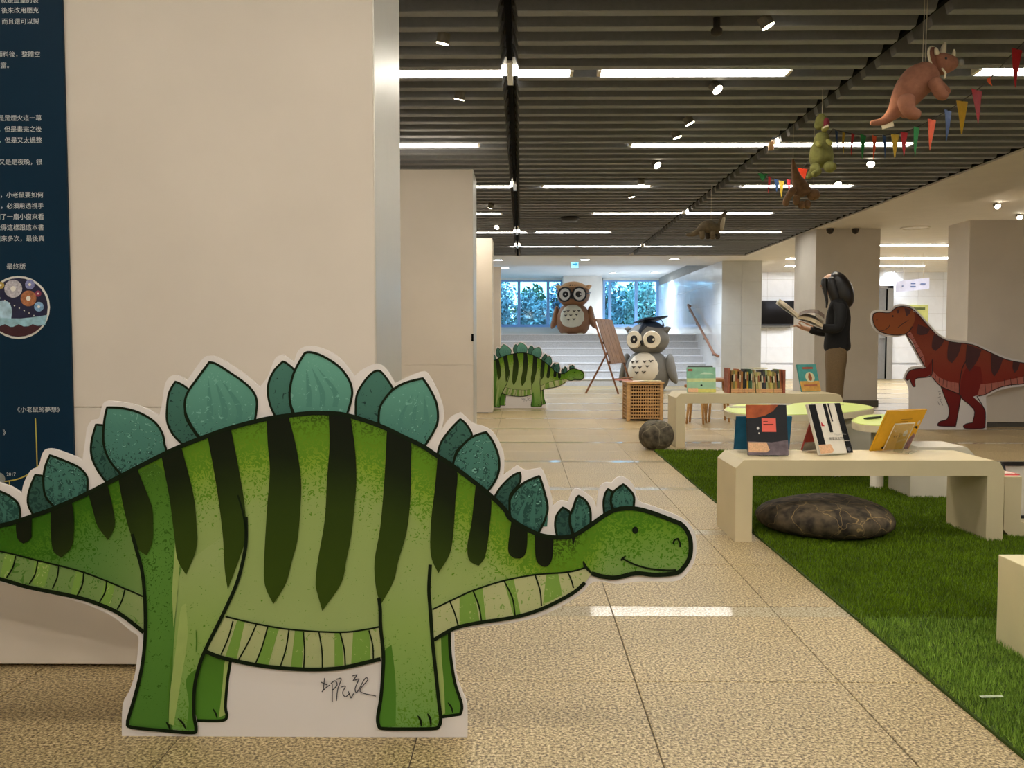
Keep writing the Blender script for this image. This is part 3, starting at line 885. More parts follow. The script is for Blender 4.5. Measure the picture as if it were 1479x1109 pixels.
far_plates = [[(40.6, 718), (44.6, 702), (51.4, 685.5), (62, 687), (66, 712), (84, 736), (51, 748), (42, 731.5)],
    [(139, 613), (150, 614), (150, 642), (162, 667), (177, 689), (157, 700), (142, 680), (132.5, 658.5), (132.5, 637)],
    [(253.7, 551), (263.7, 555.7), (273, 562.5), (267.7, 588), (270.5, 607), (290, 637), (267.7, 645), (251.5, 629), (242, 610), (241.5, 588), (244.8, 566.5)],
    [(409, 522), (416, 526), (425.7, 536.8), (421, 558), (419, 580), (424, 602), (398.7, 603), (390.6, 585.5), (387, 566.5), (389, 550), (397, 534)],
    [(545, 535.4), (551.5, 538), (561, 550), (567.7, 561), (551.5, 582.8), (547.4, 596), (549, 616), (517.7, 606), (514, 588), (516, 569), (525.8, 551.7), (536.6, 539.5)],
    [(665, 605), (672, 611), (678.6, 620.6), (680.5, 631.5), (661, 650), (655.6, 666.6), (655.6, 676), (631, 660), (636.7, 639.6), (650, 620.6)],
    [(751, 682), (752, 690), (749, 699.5), (737.6, 714), (736, 729), (738, 752), (714.7, 726), (718.7, 710), (731, 695), (741.7, 686)],
    [(812.6, 732.5), (818.8, 736), (823.4, 741.4), (822.8, 756), (828, 776), (805, 776), (801.7, 759), (804, 744)],
    [(878, 706), (885, 710), (882, 721), (885, 740), (873, 746), (871.5, 726.5), (874, 713)],
    [(-180, 745), (-172, 728), (-160, 722), (-150, 752), (-165, 765)], [(-75, 735), (-60, 712), (-45, 712), (-40, 745), (-60, 762)]]
near_plates = [[(-45, 730), (-38, 705), (-20, 703), (0, 709), (15, 716), (27, 727), (30, 742), (28, 757), (-25, 766), (-40, 750)],
    [(73, 657), (89, 663), (113.6, 674), (125, 685.5), (127.5, 696), (126.6, 716), (84, 736), (67.6, 718), (63.6, 696), (66, 674.7)],
    [(155.5, 588), (176, 589), (200, 595), (222, 607.5), (234, 623), (238, 639.6), (236, 660), (180, 689), (162, 669), (152, 647.7), (150, 626), (152, 604)],
    [(303, 523), (313.7, 526), (332.7, 538), (354, 553), (366.5, 566), (371.5, 580), (370, 599), (367, 614), (292, 636), (276, 612.5), (267.7, 591), (270.5, 569), (286.7, 545)],
    [(443, 509), (455.5, 510), (471.7, 517), (490.6, 530), (504, 547.6), (509, 564), (507, 580), (500, 603), (466, 601), (427, 602), (420, 583), (419, 564), (424.4, 539.5), (436.5, 516.5)],
    [(608, 547), (612, 548), (623, 565), (631, 584), (632.5, 607), (626.5, 623), (611, 648), (585, 636), (551.5, 618), (547.4, 599), (551.5, 582.8), (566.4, 563.8), (585, 553)],
    [(699, 624.7), (704, 626), (713.8, 641), (720.5, 661), (720.5, 680), (714, 696), (701.6, 713), (677, 697), (656, 679), (657, 661), (666.4, 645), (681, 631.5)],
    [(777, 688), (779.6, 689), (786, 709), (791, 732), (787.7, 748), (781, 763), (776, 772), (755, 763), (739, 752), (736, 729), (739, 715.7), (755, 698)],
    [(835.5, 715.7), (844.5, 721.5), (851, 732), (853, 745.5), (850, 761), (829.6, 774), (824, 759), (822.8, 745.5), (828, 732), (832, 720)],
    [(900, 699), (909, 707), (915.6, 718), (914, 737), (888, 740), (882, 724), (886, 710)],
    [(-160, 715), (-140, 712), (-115, 730), (-108, 760), (-150, 770), (-170, 745)]]
for q in far_plates:
    o = pr.face('back_plate', [q], I_platef, 1); pr.stroke('outline', [q], I_line, 2, 3.2, closed=True, parent=o)
veins = []
for q in near_plates:
    o = pr.face('back_plate', [q], I_plate, 3); pr.stroke('outline', [q], I_line, 5, 3.4, closed=True, parent=o)
    cx = sum(p[0] for p in q) / len(q); cy = sum(p[1] for p in q) / len(q); tx, ty = min(q, key=lambda p: p[1]); hgt = cy - ty
    vp = []
    for dx in (-.28, .05, .38):
        ax, ay = tx + (cx - tx) * .3 + dx * hgt * .5, ty + hgt * .45; bx_, by_ = cx + dx * hgt * 1.25, cy + hgt * .72; wv = hgt * .085
        vp.append([(ax, ay), (bx_ + wv, by_ - hgt * .5), (bx_ + wv, by_), (bx_ - wv, by_), (bx_ - wv * .9, by_ - hgt * .45)])
    pr.face('plate_vein', vp, I_vein, 4, parent=o)

# far legs, body, tail
pr.face('far_leg', [[(298, 936), (334, 950), (331, 968), (328.6, 984.5), (326, 1019.6), (328, 1033), (322, 1040), (285, 1040), (281, 1020), (282, 985), (288, 960)]], I_shadow, 1)
pr.face('far_leg', [[(625, 925), (649, 911), (650.5, 944), (657, 985), (667, 1017), (665, 1031), (638, 1035), (628, 1000)]], I_shadow, 1)
pr.face('leg_highlight', [[(334, 950), (331, 968), (328.6, 984.5), (326, 1019.6), (328, 1031), (316, 1036), (319, 1015), (322, 985), (325, 955)], [(627, 924), (637, 918), (638, 950), (641, 985), (643, 1030), (636, 1033), (630, 980)]], I_light, 2)
pr.stroke('far_leg_outline', [[(334, 950), (331, 968), (328.6, 984.5), (326, 1019.6), (328, 1033), (321, 1040), (285, 1040)], [(649, 911), (650.5, 944), (657, 985), (667, 1017), (665, 1031), (638, 1035)]], I_line, 3, 4.5)
pr.stroke('toe_line', [[(308, 1023), (312, 1030), (314, 1037)], [(647, 1014), (652, 1021), (654, 1029)]], I_line, 3, 2.6, taper=True)
top = [(-232, 768), (-170, 766), (-90, 768), (0, 758.6), (51, 743.7), (81, 733), (127, 712.6), (176, 687), (236.6, 656), (270, 641), (324.5, 620.6), (368, 608.5), (400, 602), (444.7, 596.5), (470, 596), (501.5, 599), (548.8, 614), (585, 631), (611, 643.6), (631, 657), (655.6, 673), (701.6, 708.5), (728.6, 734), (739, 749.5), (775.5, 769.8), (804, 775), (827, 772.5), (850, 759), (873, 742.8), (890.5, 734.7), (913.4, 733), (938.7, 738.7), (971.6, 751), (985, 757.6), (994.6, 772.5), (997, 788.7), (994.6, 805), (985, 820), (974, 826.6), (944.5, 828.8), (917.5, 826.6), (890.5, 832.6), (871.5, 831.5), (854, 826.6)]
bot = [(844.5, 840), (825.5, 856), (782, 878), (741.7, 890), (695.7, 897), (663, 903.7), (647, 910.5), (627, 922.6)]
bellyb = [(590, 940), (550.5, 949.6), (523.4, 956.4), (491, 963), (453, 965), (410, 963), (369, 958), (323, 948), (299, 939)]
tailb = [(209.6, 911.5), (178.5, 887), (151.5, 873.6), (113.6, 861), (43, 846.5), (0, 834), (-80, 816), (-160, 796), (-225, 776)]
pr.face('body', [top + bot + bellyb + [(285, 935), (240, 925)] + tailb], I_body, 6, 3)
# hindquarter shade and thigh
pr.face('hindquarter', [[(199, 792), (195, 740), (190, 690), (225, 668), (243, 690), (262, 760), (262, 820), (255, 880), (252, 960), (251, 1053), (220, 1052), (192, 1047.5), (187, 1041), (190, 1030), (200, 992), (208, 955), (212, 911), (211, 860), (207, 822)]], I_hind, 7)
pr.face('near_leg', [[(262, 826), (300, 790), (350, 760), (356, 772), (351, 810), (343, 841), (324.5, 884), (297.5, 938.5), (288, 965.5), (283, 992.6), (282.6, 1030.5), (285, 1050), (278.6, 1055), (250, 1052), (250, 1000), (252, 930), (258, 870)]], I_leg, 8)
pr.face('near_leg', [[(548, 872), (560, 850), (590, 835), (621, 830), (622, 879), (625, 922.6), (629, 960.5), (634, 1009), (637, 1036), (634, 1046), (626, 1049.5), (553, 1049.5), (548, 1045), (547, 1033), (550.5, 1009), (553, 982), (554.5, 944), (550.5, 903.7)]], I_leg, 8)
pr.face('leg_highlight', [[(262, 880), (270, 870), (272, 920), (262, 985), (252, 1046), (245, 1044), (247, 1000), (256, 930)], [(250, 700), (256, 702), (262, 780), (258, 850), (252, 905), (250, 850), (254, 780)]], I_light, 9)
pr.face('leg_shade', [[(554.5, 944), (566, 930), (572, 985), (572, 1047), (553, 1049), (548, 1044), (551, 1005)], [(270, 980), (288, 962), (283, 1000), (283, 1030), (284, 1052), (270, 1052), (274, 1015)]], I_shadow, 9)
# belly bands
tail_top = [(-225, 771), (-120, 772), (0, 794.6), (58, 808.7), (121.7, 825), (182.6, 849), (208, 860)]
belly_top = [(327, 889), (372, 899.6), (420.6, 907.7), (491, 911.8), (529, 907.7), (549, 903.7)]
neck_top = [(625, 879), (660.6, 861.8), (685, 851), (728, 837.4), (771.5, 829), (820, 825), (846, 818.5)]
pr.face('belly_scales', [tail_top + [(211, 895), (209.6, 909)] + tailb[1:]], I_belly, 10, 3)
pr.face('belly_scales', [belly_top + [(552, 935), (550.5, 949)] + bellyb[2:]], I_belly, 10, 3)
pr.face('belly_scales', [neck_top + [(854, 826.6)] + bot], I_belly, 10, 3)
def quad(t0, b0, t1, b1): return [t0, t1, b1, b0]
bands = [quad((52, 808), (49, 843), (76, 813), (66, 848)), quad((10, 798), (2, 833), (25, 802), (13, 836)), quad((112, 823), (104, 858), (122, 826), (113, 860)), quad((153, 838), (146, 869), (168, 844), (160, 876)),
         quad((344, 894), (327, 946), (355, 897), (343, 950)), quad((389, 904), (372, 957), (404, 906), (389, 959)), quad((427, 909), (421, 962), (441, 910), (437, 963)), quad((484, 912), (484, 961), (494, 911), (497, 959)), quad((511, 910), (508, 957), (534, 907), (536, 952)),
         quad((664, 860), (664, 901), (685, 852), (693, 896)), quad((684, 852), (696, 894), (697, 847), (702, 894)), quad((728, 838), (742, 889), (742, 835), (752, 886)), quad((789, 827), (784, 872), (806, 827), (812, 858))]
pr.face('belly_band', bands, I_band, 11, 2, 20)
seps = [[(25, 802), (21, 818), (12, 833)], [(57, 809.5), (53, 828), (44.6, 842.5)], [(87, 815), (85, 832), (78, 849)], [(123, 826), (121, 843), (113.6, 859)], [(156, 837), (154, 853), (146, 868)], [(182.6, 849), (178, 866), (171, 879)],
        [(338, 895.5), (331, 920), (320.6, 944)], [(371.4, 901), (360, 926), (346, 951)], [(388, 904), (380, 932), (370.6, 956.4)], [(418.5, 908.5), (414, 936), (405.8, 961.8)], [(439, 911), (441, 938), (439.6, 964)], [(461.7, 911.8), (466, 938), (466.6, 964)], [(492, 912), (498, 936), (499.6, 960)], [(533.7, 909), (539, 930), (540, 951)],
        [(649.7, 866), (657, 884), (662, 902)], [(683.6, 852), (692, 874), (695.7, 895.6)], [(728, 837.4), (740, 862), (743.9, 887)], [(772.8, 829), (780, 852), (782, 874)], [(820, 826), (825, 837), (828, 848)]]
pr.stroke('belly_line', [(s, 2.2) for s in seps] + [(tail_top[1:], 2.6), (belly_top, 2.6), (neck_top, 2.6)], I_line, 12, 2.4)
stripes = [[(26, 752), (48.7, 744), (48, 766), (47.3, 776), (36.5, 784), (28.4, 777.6), (25.7, 765)], [(75.7, 736), (105.5, 723), (109, 745), (107, 785), (90.6, 804), (78.4, 792.5), (75.7, 760)],
    [(130, 712), (157, 698), (165, 731.5), (167.7, 758.6), (158, 779), (143, 758.6), (136.6, 737)], [(173, 690), (200, 676), (213.7, 710), (222, 734), (223, 760), (221.8, 781.6), (213.7, 801), (200, 790), (189, 765), (180, 730)],
    [(235, 658), (263.7, 645), (281, 712.6), (286, 764), (286.7, 780), (282.6, 800.6), (270.5, 829), (258, 806), (253, 768), (246, 715)], [(301.6, 630), (335, 618), (346, 674.7), (354, 723), (357.5, 770), (349, 800.6), (330.5, 850), (326, 819.5), (323, 768), (314, 700)],
    [(386.5, 606), (417.6, 600), (428.4, 642), (436, 691), (435, 734), (430.6, 780), (422.8, 809), (414, 841.5), (396, 871), (384, 844), (382.8, 809), (387, 734), (391, 680), (388, 640)],
    [(475.8, 597), (507, 600), (513.6, 647.7), (515.5, 696), (511, 750), (507, 780), (501, 809), (493.7, 841.5), (466.6, 880.7), (458.5, 852), (457, 838.7), (460, 809), (470, 750), (473.4, 690), (477, 642)],
    [(559.6, 619), (592, 634), (594, 669), (593.4, 718), (588, 766.7), (576, 809), (569, 838.7), (550.5, 872.5), (543.7, 846.8), (541.8, 809), (550, 760), (556, 690)],
    [(632.6, 659), (659.7, 677), (658, 723), (655, 769.8), (649.7, 799.6), (633.5, 826.6), (622.7, 799.6), (623, 753.6), (628, 710)], [(687.6, 698), (709, 715), (706.5, 767), (701, 802), (691.7, 816), (678, 807.7), (675.4, 786), (681, 756)],
    [(739, 750), (762, 763), (760.6, 791.5), (755, 803.6), (745.8, 805), (736, 799.6), (734, 786)], [(772.8, 769), (798.5, 775), (798, 802), (793, 814.4), (785, 817), (775.5, 810), (772.8, 794)], [(824.5, 772), (832, 770), (827.7, 787)],
    [(-40, 766), (-20, 764), (-22, 785), (-33, 790)], [(-100, 769), (-82, 769), (-86, 785), (-96, 787)]]
for s in stripes: pr.face('stripe', [s], I_stripe, 13)
pr.stroke('outline', [(top, 6.5), (bot, 5.5), (bellyb[1:], 6.0), (tailb, 6.0),
    ([(357, 745), (357, 780), (353, 806), (343.5, 841), (324.5, 884), (297.5, 938.5), (288, 965.5), (282.6, 992.6), (282, 1030), (285, 1051), (278.6, 1056), (240, 1053), (192, 1048), (186.6, 1041), (189, 1030.5), (200, 992.6), (208, 955), (212, 911.5), (211, 860), (207, 822), (199, 792), (193, 770)], 5.2),
    ([(345, 714), (352, 737), (357, 768)], 2.6), ([(548, 862), (550, 879), (550.5, 903.7), (554.5, 944), (553, 982), (550.5, 1009), (546.4, 1033.5), (548, 1046), (554, 1050), (590, 1050.5), (626, 1050), (634, 1047), (637, 1036), (634, 1009), (629, 960.5), (625, 922.6), (622, 879), (620, 849.6), (622, 814)], 5.2)], I_line, 14, 5, n=4)
pr.stroke('chin_line', [[(841.8, 809), (846, 818), (856, 828)]], I_line, 15, 4, taper=True)
pr.stroke('toe_line', [[(242, 1040), (246, 1046), (248, 1052)], [(259, 1035), (266, 1042), (270, 1050)], [(604, 1031), (608, 1038), (609, 1047)], [(618, 1028), (622, 1036), (623, 1047)]], I_line, 15, 3.2, taper=True)
pr.stroke('leg_fold', [[(285, 908), (286, 925), (285, 940)], [(248, 965), (245, 1000), (244, 1035)], [(250, 945), (249, 955), (249, 965)]], I_shadow, 15, 2.2, taper=True)
pr.face('eye', [[(916.7 + 4.3 * math.cos(a), 764.4 + 5.2 * math.sin(a)) for a in [k * math.pi / 6 for k in range(12)]]], I_line, 15, 2)
pr.stroke('nostril', [[(971.6, 784.7), (973, 779), (978, 776.6), (981, 783), (981.5, 789)]], I_line, 15, 2.6)
pr.stroke('mouth', [[(899, 805.5), (917.5, 814.4), (939, 820), (960.8, 821.9), (976, 821.7)], [(896, 808), (899, 804.5), (903, 802)]], I_line, 15, 2.6)
pr.stroke('signature', [[(465, 983), (474, 987)], [(470, 977), (468, 994), (466, 997), (473, 990), (478, 987)], [(479, 985), (485, 981), (488, 987), (481, 995)], [(481, 986), (481, 1011)], [(487, 979), (494, 978), (489, 993), (487, 1010)], [(494, 990), (500, 989), (496, 998), (500, 1004), (506, 999)], [(504, 996), (508, 1006), (512, 999), (509, 1004)], [(510, 974), (517, 972), (511, 981)], [(513, 980), (520, 978), (514, 992), (517, 997), (528, 978), (532, 980), (521, 996), (544, 1003)]], mat('pen_ink', '#3a3a42', .5), 15, 1.5, n=5, sharp=125)

# its twin, standing far back beside the third panel
twin = copy_tree(steg)
tw = F(789, 589.5)
twin.location = (tw.x - (P(675, 1064, SYT).x - base_p.x), tw.y, 0)
twin['label'] = 'distant small-looking green stegosaurus cutout half hidden by the third panel'

# ------------------------------------------------------------------ the red dinosaur cutout
c5 = lambda x, y: (1220 + x / 3.263, 300 + y / 3.263)
def C5(l): return [c5(*p) for p in l]
TY = 9.72
tb = P(1370, 619, TY)
trex = thing('dinosaur_cutout', 'red brown striped tyrannosaur cutout leaning before the right panel', 'cutout', (tb.x, TY, 0), 'printed dinosaur cutouts')
tp = Print(trex, TY, .008)
tp.board(C5([(310, 1052), (303, 1000), (302, 880), (300, 850), (290, 822), (276, 806), (290, 770), (318, 748), (368, 746), (340, 700), (295, 615), (283, 602), (245, 610), (190, 605), (150, 585), (126, 550), (122, 510), (132, 488), (160, 481), (208, 484), (236, 460), (275, 454), (322, 468), (366, 510), (406, 555), (446, 595), (503, 621), (602, 634), (684, 669), (764, 704), (850, 721), (960, 734), (1060, 748), (1060, 782), (960, 806), (848, 840), (782, 847), (722, 862), (665, 890), (668, 930), (672, 960), (668, 1052)]), M_board)
T_line = mat('ink_dark_red', '#2c0d0b', .5, .1, 12)
T_body = ink('print_red_body', [(0, '#6b2a1c'), (.35, '#8f4430'), (.6, '#8a3226'), (1, '#7a2220')], [('#7a3424', .0, .5, .62)], None, (0, 1.4), sscale=40)
T_head = ink('print_red_head', [(0, '#6a2d1c'), (.3, '#96512f'), (1, '#a25c34')], None, None, (1.05, 1.42))
T_leg = ink('print_red_leg', [(0, '#7c2620'), (1, '#6a1a1c')], None, None, (0, .6))
T_str = mat('ink_maroon', '#451616', .5, .1, 20)
T_bel = mat('ink_pink', '#b5685a', .5, .08, 30)
body = [(300, 500), (330, 490), (362, 522), (400, 565), (440, 605), (500, 632), (600, 645), (680, 680), (760, 715), (845, 732), (960, 745), (1045, 760), (1045, 768), (960, 795), (845, 828), (780, 835), (720, 850), (660, 880), (625, 885), (580, 890), (540, 880), (500, 862), (450, 840), (412, 800), (380, 750), (350, 700), (315, 625), (286, 590)]
tp.face('far_leg', [C5([(452, 838), (470, 890), (492, 950), (482, 995), (450, 1006), (438, 1018), (444, 1028), (522, 1030), (530, 985), (540, 930), (548, 880)])], T_leg, 1)
tp.face('body', [C5(body)], T_body, 2)
tp.face('near_leg', [C5([(545, 880), (552, 800), (580, 740), (640, 750), (650, 830), (622, 880), (605, 890), (650, 935), (662, 965), (660, 1035), (640, 1040), (570, 1040), (558, 1028), (572, 1018), (602, 1012), (612, 962), (592, 932), (560, 905)])], T_leg, 3)
tp.face('arm', [C5([(412, 715), (405, 790), (375, 798), (340, 803), (330, 818), (332, 842), (320, 840), (306, 806), (294, 814), (285, 806), (302, 772), (332, 760), (382, 755)])], T_leg, 4)
tp.face('head', [C5([(134, 500), (160, 492), (210, 495), (240, 472), (275, 465), (318, 478), (330, 520), (318, 560), (295, 590), (250, 600), (200, 595), (160, 580), (138, 552), (131, 520)])], T_head, 5)
tp.face('belly_scales', [C5([(300, 582), (312, 588), (340, 640), (372, 700), (378, 745), (350, 700), (318, 630), (292, 592)]), C5([(412, 766), (440, 795), (480, 815), (535, 826), (540, 876), (500, 860), (450, 838), (410, 798)]), C5([(640, 832), (720, 822), (845, 795), (960, 775), (1040, 763), (960, 795), (845, 828), (780, 835), (720, 850), (660, 880), (625, 885)])], T_bel, 6)
for s in ([(345, 548), (402, 572), (385, 595), (352, 600), (338, 590)], [(420, 596), (470, 622), (455, 650), (428, 675), (410, 660), (412, 625)], [(490, 630), (550, 640), (535, 690), (505, 732), (485, 715), (484, 670)], [(575, 644), (645, 668), (625, 720), (588, 772), (570, 740), (570, 690)], [(690, 686), (745, 712), (728, 760), (705, 795), (690, 765)], [(792, 724), (825, 732), (815, 762), (800, 778), (790, 755)], [(280, 470), (312, 480), (305, 500), (290, 512)], [(243, 480), (258, 478), (255, 496), (246, 498)]):
    tp.face('stripe', [C5(s)], T_str, 7)
tp.stroke('outline', [C5([(131, 520), (134, 500), (160, 492), (210, 495), (240, 472), (275, 465), (320, 479), (362, 522), (400, 565), (440, 605), (500, 632), (600, 645), (680, 680), (760, 715), (845, 732), (960, 745), (1045, 762)]), C5([(131, 520), (138, 552), (160, 580), (200, 595), (250, 600), (295, 590), (318, 560)]), C5([(286, 592), (315, 640), (350, 700), (378, 750)]),
    C5([(412, 715), (412, 770), (400, 795), (340, 803), (330, 818), (332, 842), (320, 840), (306, 806), (294, 814), (285, 806), (302, 772), (332, 760), (382, 755)]), C5([(412, 798), (450, 840), (500, 862), (540, 878)]), C5([(1045, 768), (960, 795), (845, 828), (780, 835), (720, 850), (660, 880), (622, 888), (650, 935), (662, 965), (660, 1035), (640, 1040), (570, 1040), (558, 1028), (572, 1018), (602, 1012), (612, 962), (592, 932), (545, 890), (540, 840), (552, 760), (575, 715)]),
    C5([(452, 838), (470, 890), (492, 950), (482, 995), (450, 1006), (438, 1018), (444, 1028), (522, 1030), (530, 985), (540, 930), (548, 885)])], T_line, 8, 1.3, n=3)
tp.stroke('belly_line', [C5([(300 + 11 * k, 600 + 22 * k), (316 + 10.5 * k, 594 + 21 * k)]) for k in range(7)] + [C5([(428 + 18 * k, 790 + 9 * k - k * k * .5), (424 + 19 * k, 815 + 12 * k - k * k * .6)]) for k in range(6)] + [C5([(660 + 30 * k, 830 - 7 * k), (664 + 30 * k, 872 - 8 * k)]) for k in range(10)], T_line, 9, .7, n=2)
tp.face('eye', [C5([(226 + 4 * math.cos(k), 511 + 5 * math.sin(k)) for k in (0, 1, 2, 3, 4, 5)])], T_line, 9, 2)
tp.face('nostril', [C5([(151 + 3 * math.cos(k), 528 + 4 * math.sin(k)) for k in (0, 1, 2, 3, 4, 5)])], T_line, 9, 2)
tp.stroke('mouth', [C5([(165, 582), (190, 575), (208, 560), (212, 550)]), C5([(250, 565), (275, 545), (300, 530)])], T_line, 9, .9)
tp.stroke('signature', [C5([(440, 868), (450, 862), (444, 880), (452, 876)]), C5([(438, 895), (450, 888), (446, 905), (455, 900)]), C5([(438, 912), (444, 930), (450, 908), (462, 932)])], mat('pen_ink', '#3a3a42', .5), 9, .45, n=3)
b = BM()
for xx in (tb.x - .12, tb.x + .18): beam(b, (xx, TY + .014, .4), (xx, TY + .24, .01), .012, .02); box(b, xx - .01, xx + .01, TY + .008, TY + .25, 0, .01)
obj('support_strut', b, M_board, trex)

# ------------------------------------------------------------------ blue information board on the near panel
BY = 2.556
pA, pB = P(93, 20, BY), P(105, 640, BY)
ib = thing('information_board', 'dark blue printed information board with white Chinese text on the near panel', 'sign', ((pA.x - .6), BY, .36))
bp = Print(ib, BY, .010)
b = BM(); box(b, pB.x - 1.25, P(98, 330, BY).x, BY, BY + .010, .36, 2.3, .001); obj('board', b, mat('navy_print', '#08283c', .5, .06, 3, 0, 80, 0, .15), ib)
def wtext(s, px, py, cpx, par, m, Y, align='RIGHT', name='lettering', dy=.0008):
    me = text_mesh(s, cpx * Y / FPX, align)
    p = P(px, py, Y); me.transform(Matrix.Translation((p.x, Y - dy, p.z)) @ FRONT)
    return obj(name, me, m, par)
M_let = mat('pale_lettering', '#cfd3d2', .5, .02)
for s, px, py in [('就是血量的製', 56, 1), ('，後來改用壓克', 56.5, 15.5), ('，而且還可以製', 57, 31.5), ('顏料後，整體空', 58.5, 79), ('豐富。', 19, 95), ('是是煙火這一幕', 60.5, 171), ('，但是畫完之後', 60.5, 187), ('，但是又太過整', 61, 203),
                  ('又是是夜晚，很', 61.5, 234.5), ('，小老鼠要如何', 63, 282), ('，必須用透視手', 63.5, 298), ('開了一扇小窗來看', 64, 313.5), ('覺得這樣跟這本書', 64, 329), ('重來多次，最後真', 64.5, 345)]:
    wtext(s, px, py, 9.0, ib, M_let, BY)
wtext('最終版', 37.5, 385.5, 9.4, ib, M_let, BY)
wtext('《小老鼠的夢想》', 91, 592, 8.9, ib, M_let, BY)
wtext('！》', 13, 625, 9, ib, M_let, BY)
wtext('2017', 23, 685, 6.8, ib, M_let, BY)
M_yel = mat('pale_yellow_line', '#b5a84a', .5, .03)
bp.stroke('timeline', [[(51.5, 604), (53, 640), (54.5, 690)], [(-40, 700), (-10, 697), (12, 694.5), (28, 691), (44, 683), (56, 672)], [(14, 695), (14.5, 712)]], M_yel, 2, 1.7, n=4)
def circ(cx, cy, r, n=28): return [(cx + r * math.cos(2 * math.pi * k / n), cy + r * math.sin(2 * math.pi * k / n)) for k in range(n)]
bp.face('timeline_dot', [circ(-2, 692, 10)], mat('print_grey', '#8d8f88', .5, .3, 60), 3, 1)
ill = bp.face('illustration', [circ(27, 444, 45.5)], mat('print_pale', '#d8d8d0', .5, .02), 2, 1)
bp.face('night_sky', [circ(27, 444, 42.5)], mat('print_night', '#171a3c', .5, .3, 30), 3, 1, parent=ill)
bp.face('water', [[(-15, 456), (0, 458), (30, 460), (69, 455), (66, 466), (60, 470), (0, 472), (-14, 466)]], mat('print_water', '#8fb7c4', .5, .25, 60), 4, 3, parent=ill)
bp.face('waves', [[(-12, 468), (-2, 472), (8, 468), (18, 473), (28, 468), (38, 473), (48, 468), (58, 472), (64, 467), (56, 476), (44, 483), (27, 486), (8, 482), (-6, 474)]], mat('print_maroon', '#3a0f1c', .5, .2, 40), 5, 2, parent=ill)
bp.face('dome', [[(-8, 458), (-4, 440), (4, 434), (14, 437), (18, 448), (17, 460)]], mat('print_glow', '#a8c8d8', .5, .3, 40), 5, 3, parent=ill)
for k, (x, y, r, h) in enumerate([(20, 417, 13, '#b9b4ba'), (42, 431, 11.5, '#a86a44'), (44, 411, 7, '#8a8fc0'), (57, 443, 7, '#7fa6c8'), (2, 412, 5, '#b59a4a'), (56, 424, 4.5, '#8a3050')]):
    bp.face('firework', [circ(x, y, r, 18)], mat('print_fw%d' % k, h, .5, .35, 160), 5, 1, parent=ill)
    bp.face('firework', [circ(x, y, r * .3, 12)], mat('print_fwc', '#e8e4da', .5, .1), 6, 1, parent=ill)
bp.face('lights', [circ(-6 + 7 * k, 427 + 3.6 * k, 1.1, 6) for k in range(9)], mat('print_fwc', '#e8e4da', .5, .1), 6, 1, parent=ill)

# ------------------------------------------------------------------ chamfered display benches
M_bench = mat('bench_laminate', '#d6c7a2', .45, .03, 6, .01, 60)
def bench_outline(x0, x1, h, leg, ap, cl=.04, cr=.055):
    return [(x0, 0), (x0, h - cl), (x0 + cl, h), (x1 - cr, h), (x1 - cr * .42, h - cr * .2), (x1, h - cr * .95), (x1, 0), (x1 - leg, 0), (x1 - leg, h - ap), (x0 + leg, h - ap), (x0 + leg, 0)]
def bench(label, x0, x1, y0, y1, h, leg=.083, ap=.078):
    t = thing('display_bench', label, 'bench', ((x0 + x1) / 2, (y0 + y1) / 2, 0))
    parts = {'top': [(x0 + leg, h - ap), (x0 + leg, h), (x1 - leg, h), (x1 - leg, h - ap)],
             'leg': [(x0, 0), (x0, h - .04), (x0 + .04, h), (x0 + leg, h), (x0 + leg, 0)],
             'leg2': [(x1 - leg, 0), (x1 - leg, h), (x1 - .055, h), (x1 - .023, h - .011), (x1, h - .052), (x1, 0)]}
    for k, o in parts.items():
        b = BM(); prism(b, o, y0, y1); obj(k.rstrip('2'), b, M_bench, t)
    return t
fl = F(1061.5, 782.5); BX0 = fl.x; BYF = fl.y; BX1 = F(1442, 781).x; BH = P(1200, 664.5, BYF).z
bench('cream chamfered display bench on the turf, nearest the camera, with leaning books', BX0, BX1, BYF, BYF + .40, BH)
fl2 = F(976, 647); CX0, CYF = fl2.x, fl2.y; CX1 = P(1217, 585, CYF).x; CH = P(1100, 568.5, CYF).z
bench('cream chamfered display bench farther back holding a row of books', CX0, CX1, CYF, CYF + .45, CH, .085, .092)

def plinth(label, x0, x1, y0, y1, h, c=.03, m=M_bench, z0=0.0, name='white_plinth'):
    b = BM(); prism(b, [(x0, z0), (x0, h - c), (x0 + c, h), (x1 - c, h), (x1, h - c), (x1, z0)], y0, y1)
    return tag(obj(name, b, m, None, ((x0 + x1) / 2, (y0 + y1) / 2, z0)), label, 'plinth')
M_wlam = mat('white_laminate', '#e2dac8', .4, .03, 6)
plinth('white plinth cut off by the lower right edge of the photo, on the lighter turf', 1.565, 2.4, 2.25, 2.80, .300, .002, mat('plinth_laminate', '#eadcae', .45, .03, 6))
plinth('low white box on the turf behind the front bench', 2.46, 2.86, 5.42, 5.74, .33, .05, M_wlam)
plinth('small white block standing beside the lime table edge', 2.40, 2.62, 6.35, 6.6, .41, .01, M_wlam)
# upturned bench used as a bin at the right edge
q0 = F(1449, 778); ux, uy = q0.x, q0.y
t = thing('upturned_bench', 'cream bench turned upside down as a bin at the right edge of the photo', 'bench', (ux + .45, uy + .15, 0))
b = BM(); prism(b, [(ux + .045, 0), (ux, .045), (ux, .315), (ux + .085, .315), (ux + .085, .085), (ux + .9, .085), (ux + .9, 0)], uy, uy + .38); obj('shell', b, M_bench, t)
b = BM(); box(b, ux + .815, ux + .9, uy, uy + .38, .085, .315); obj('leg', b, M_bench, t)
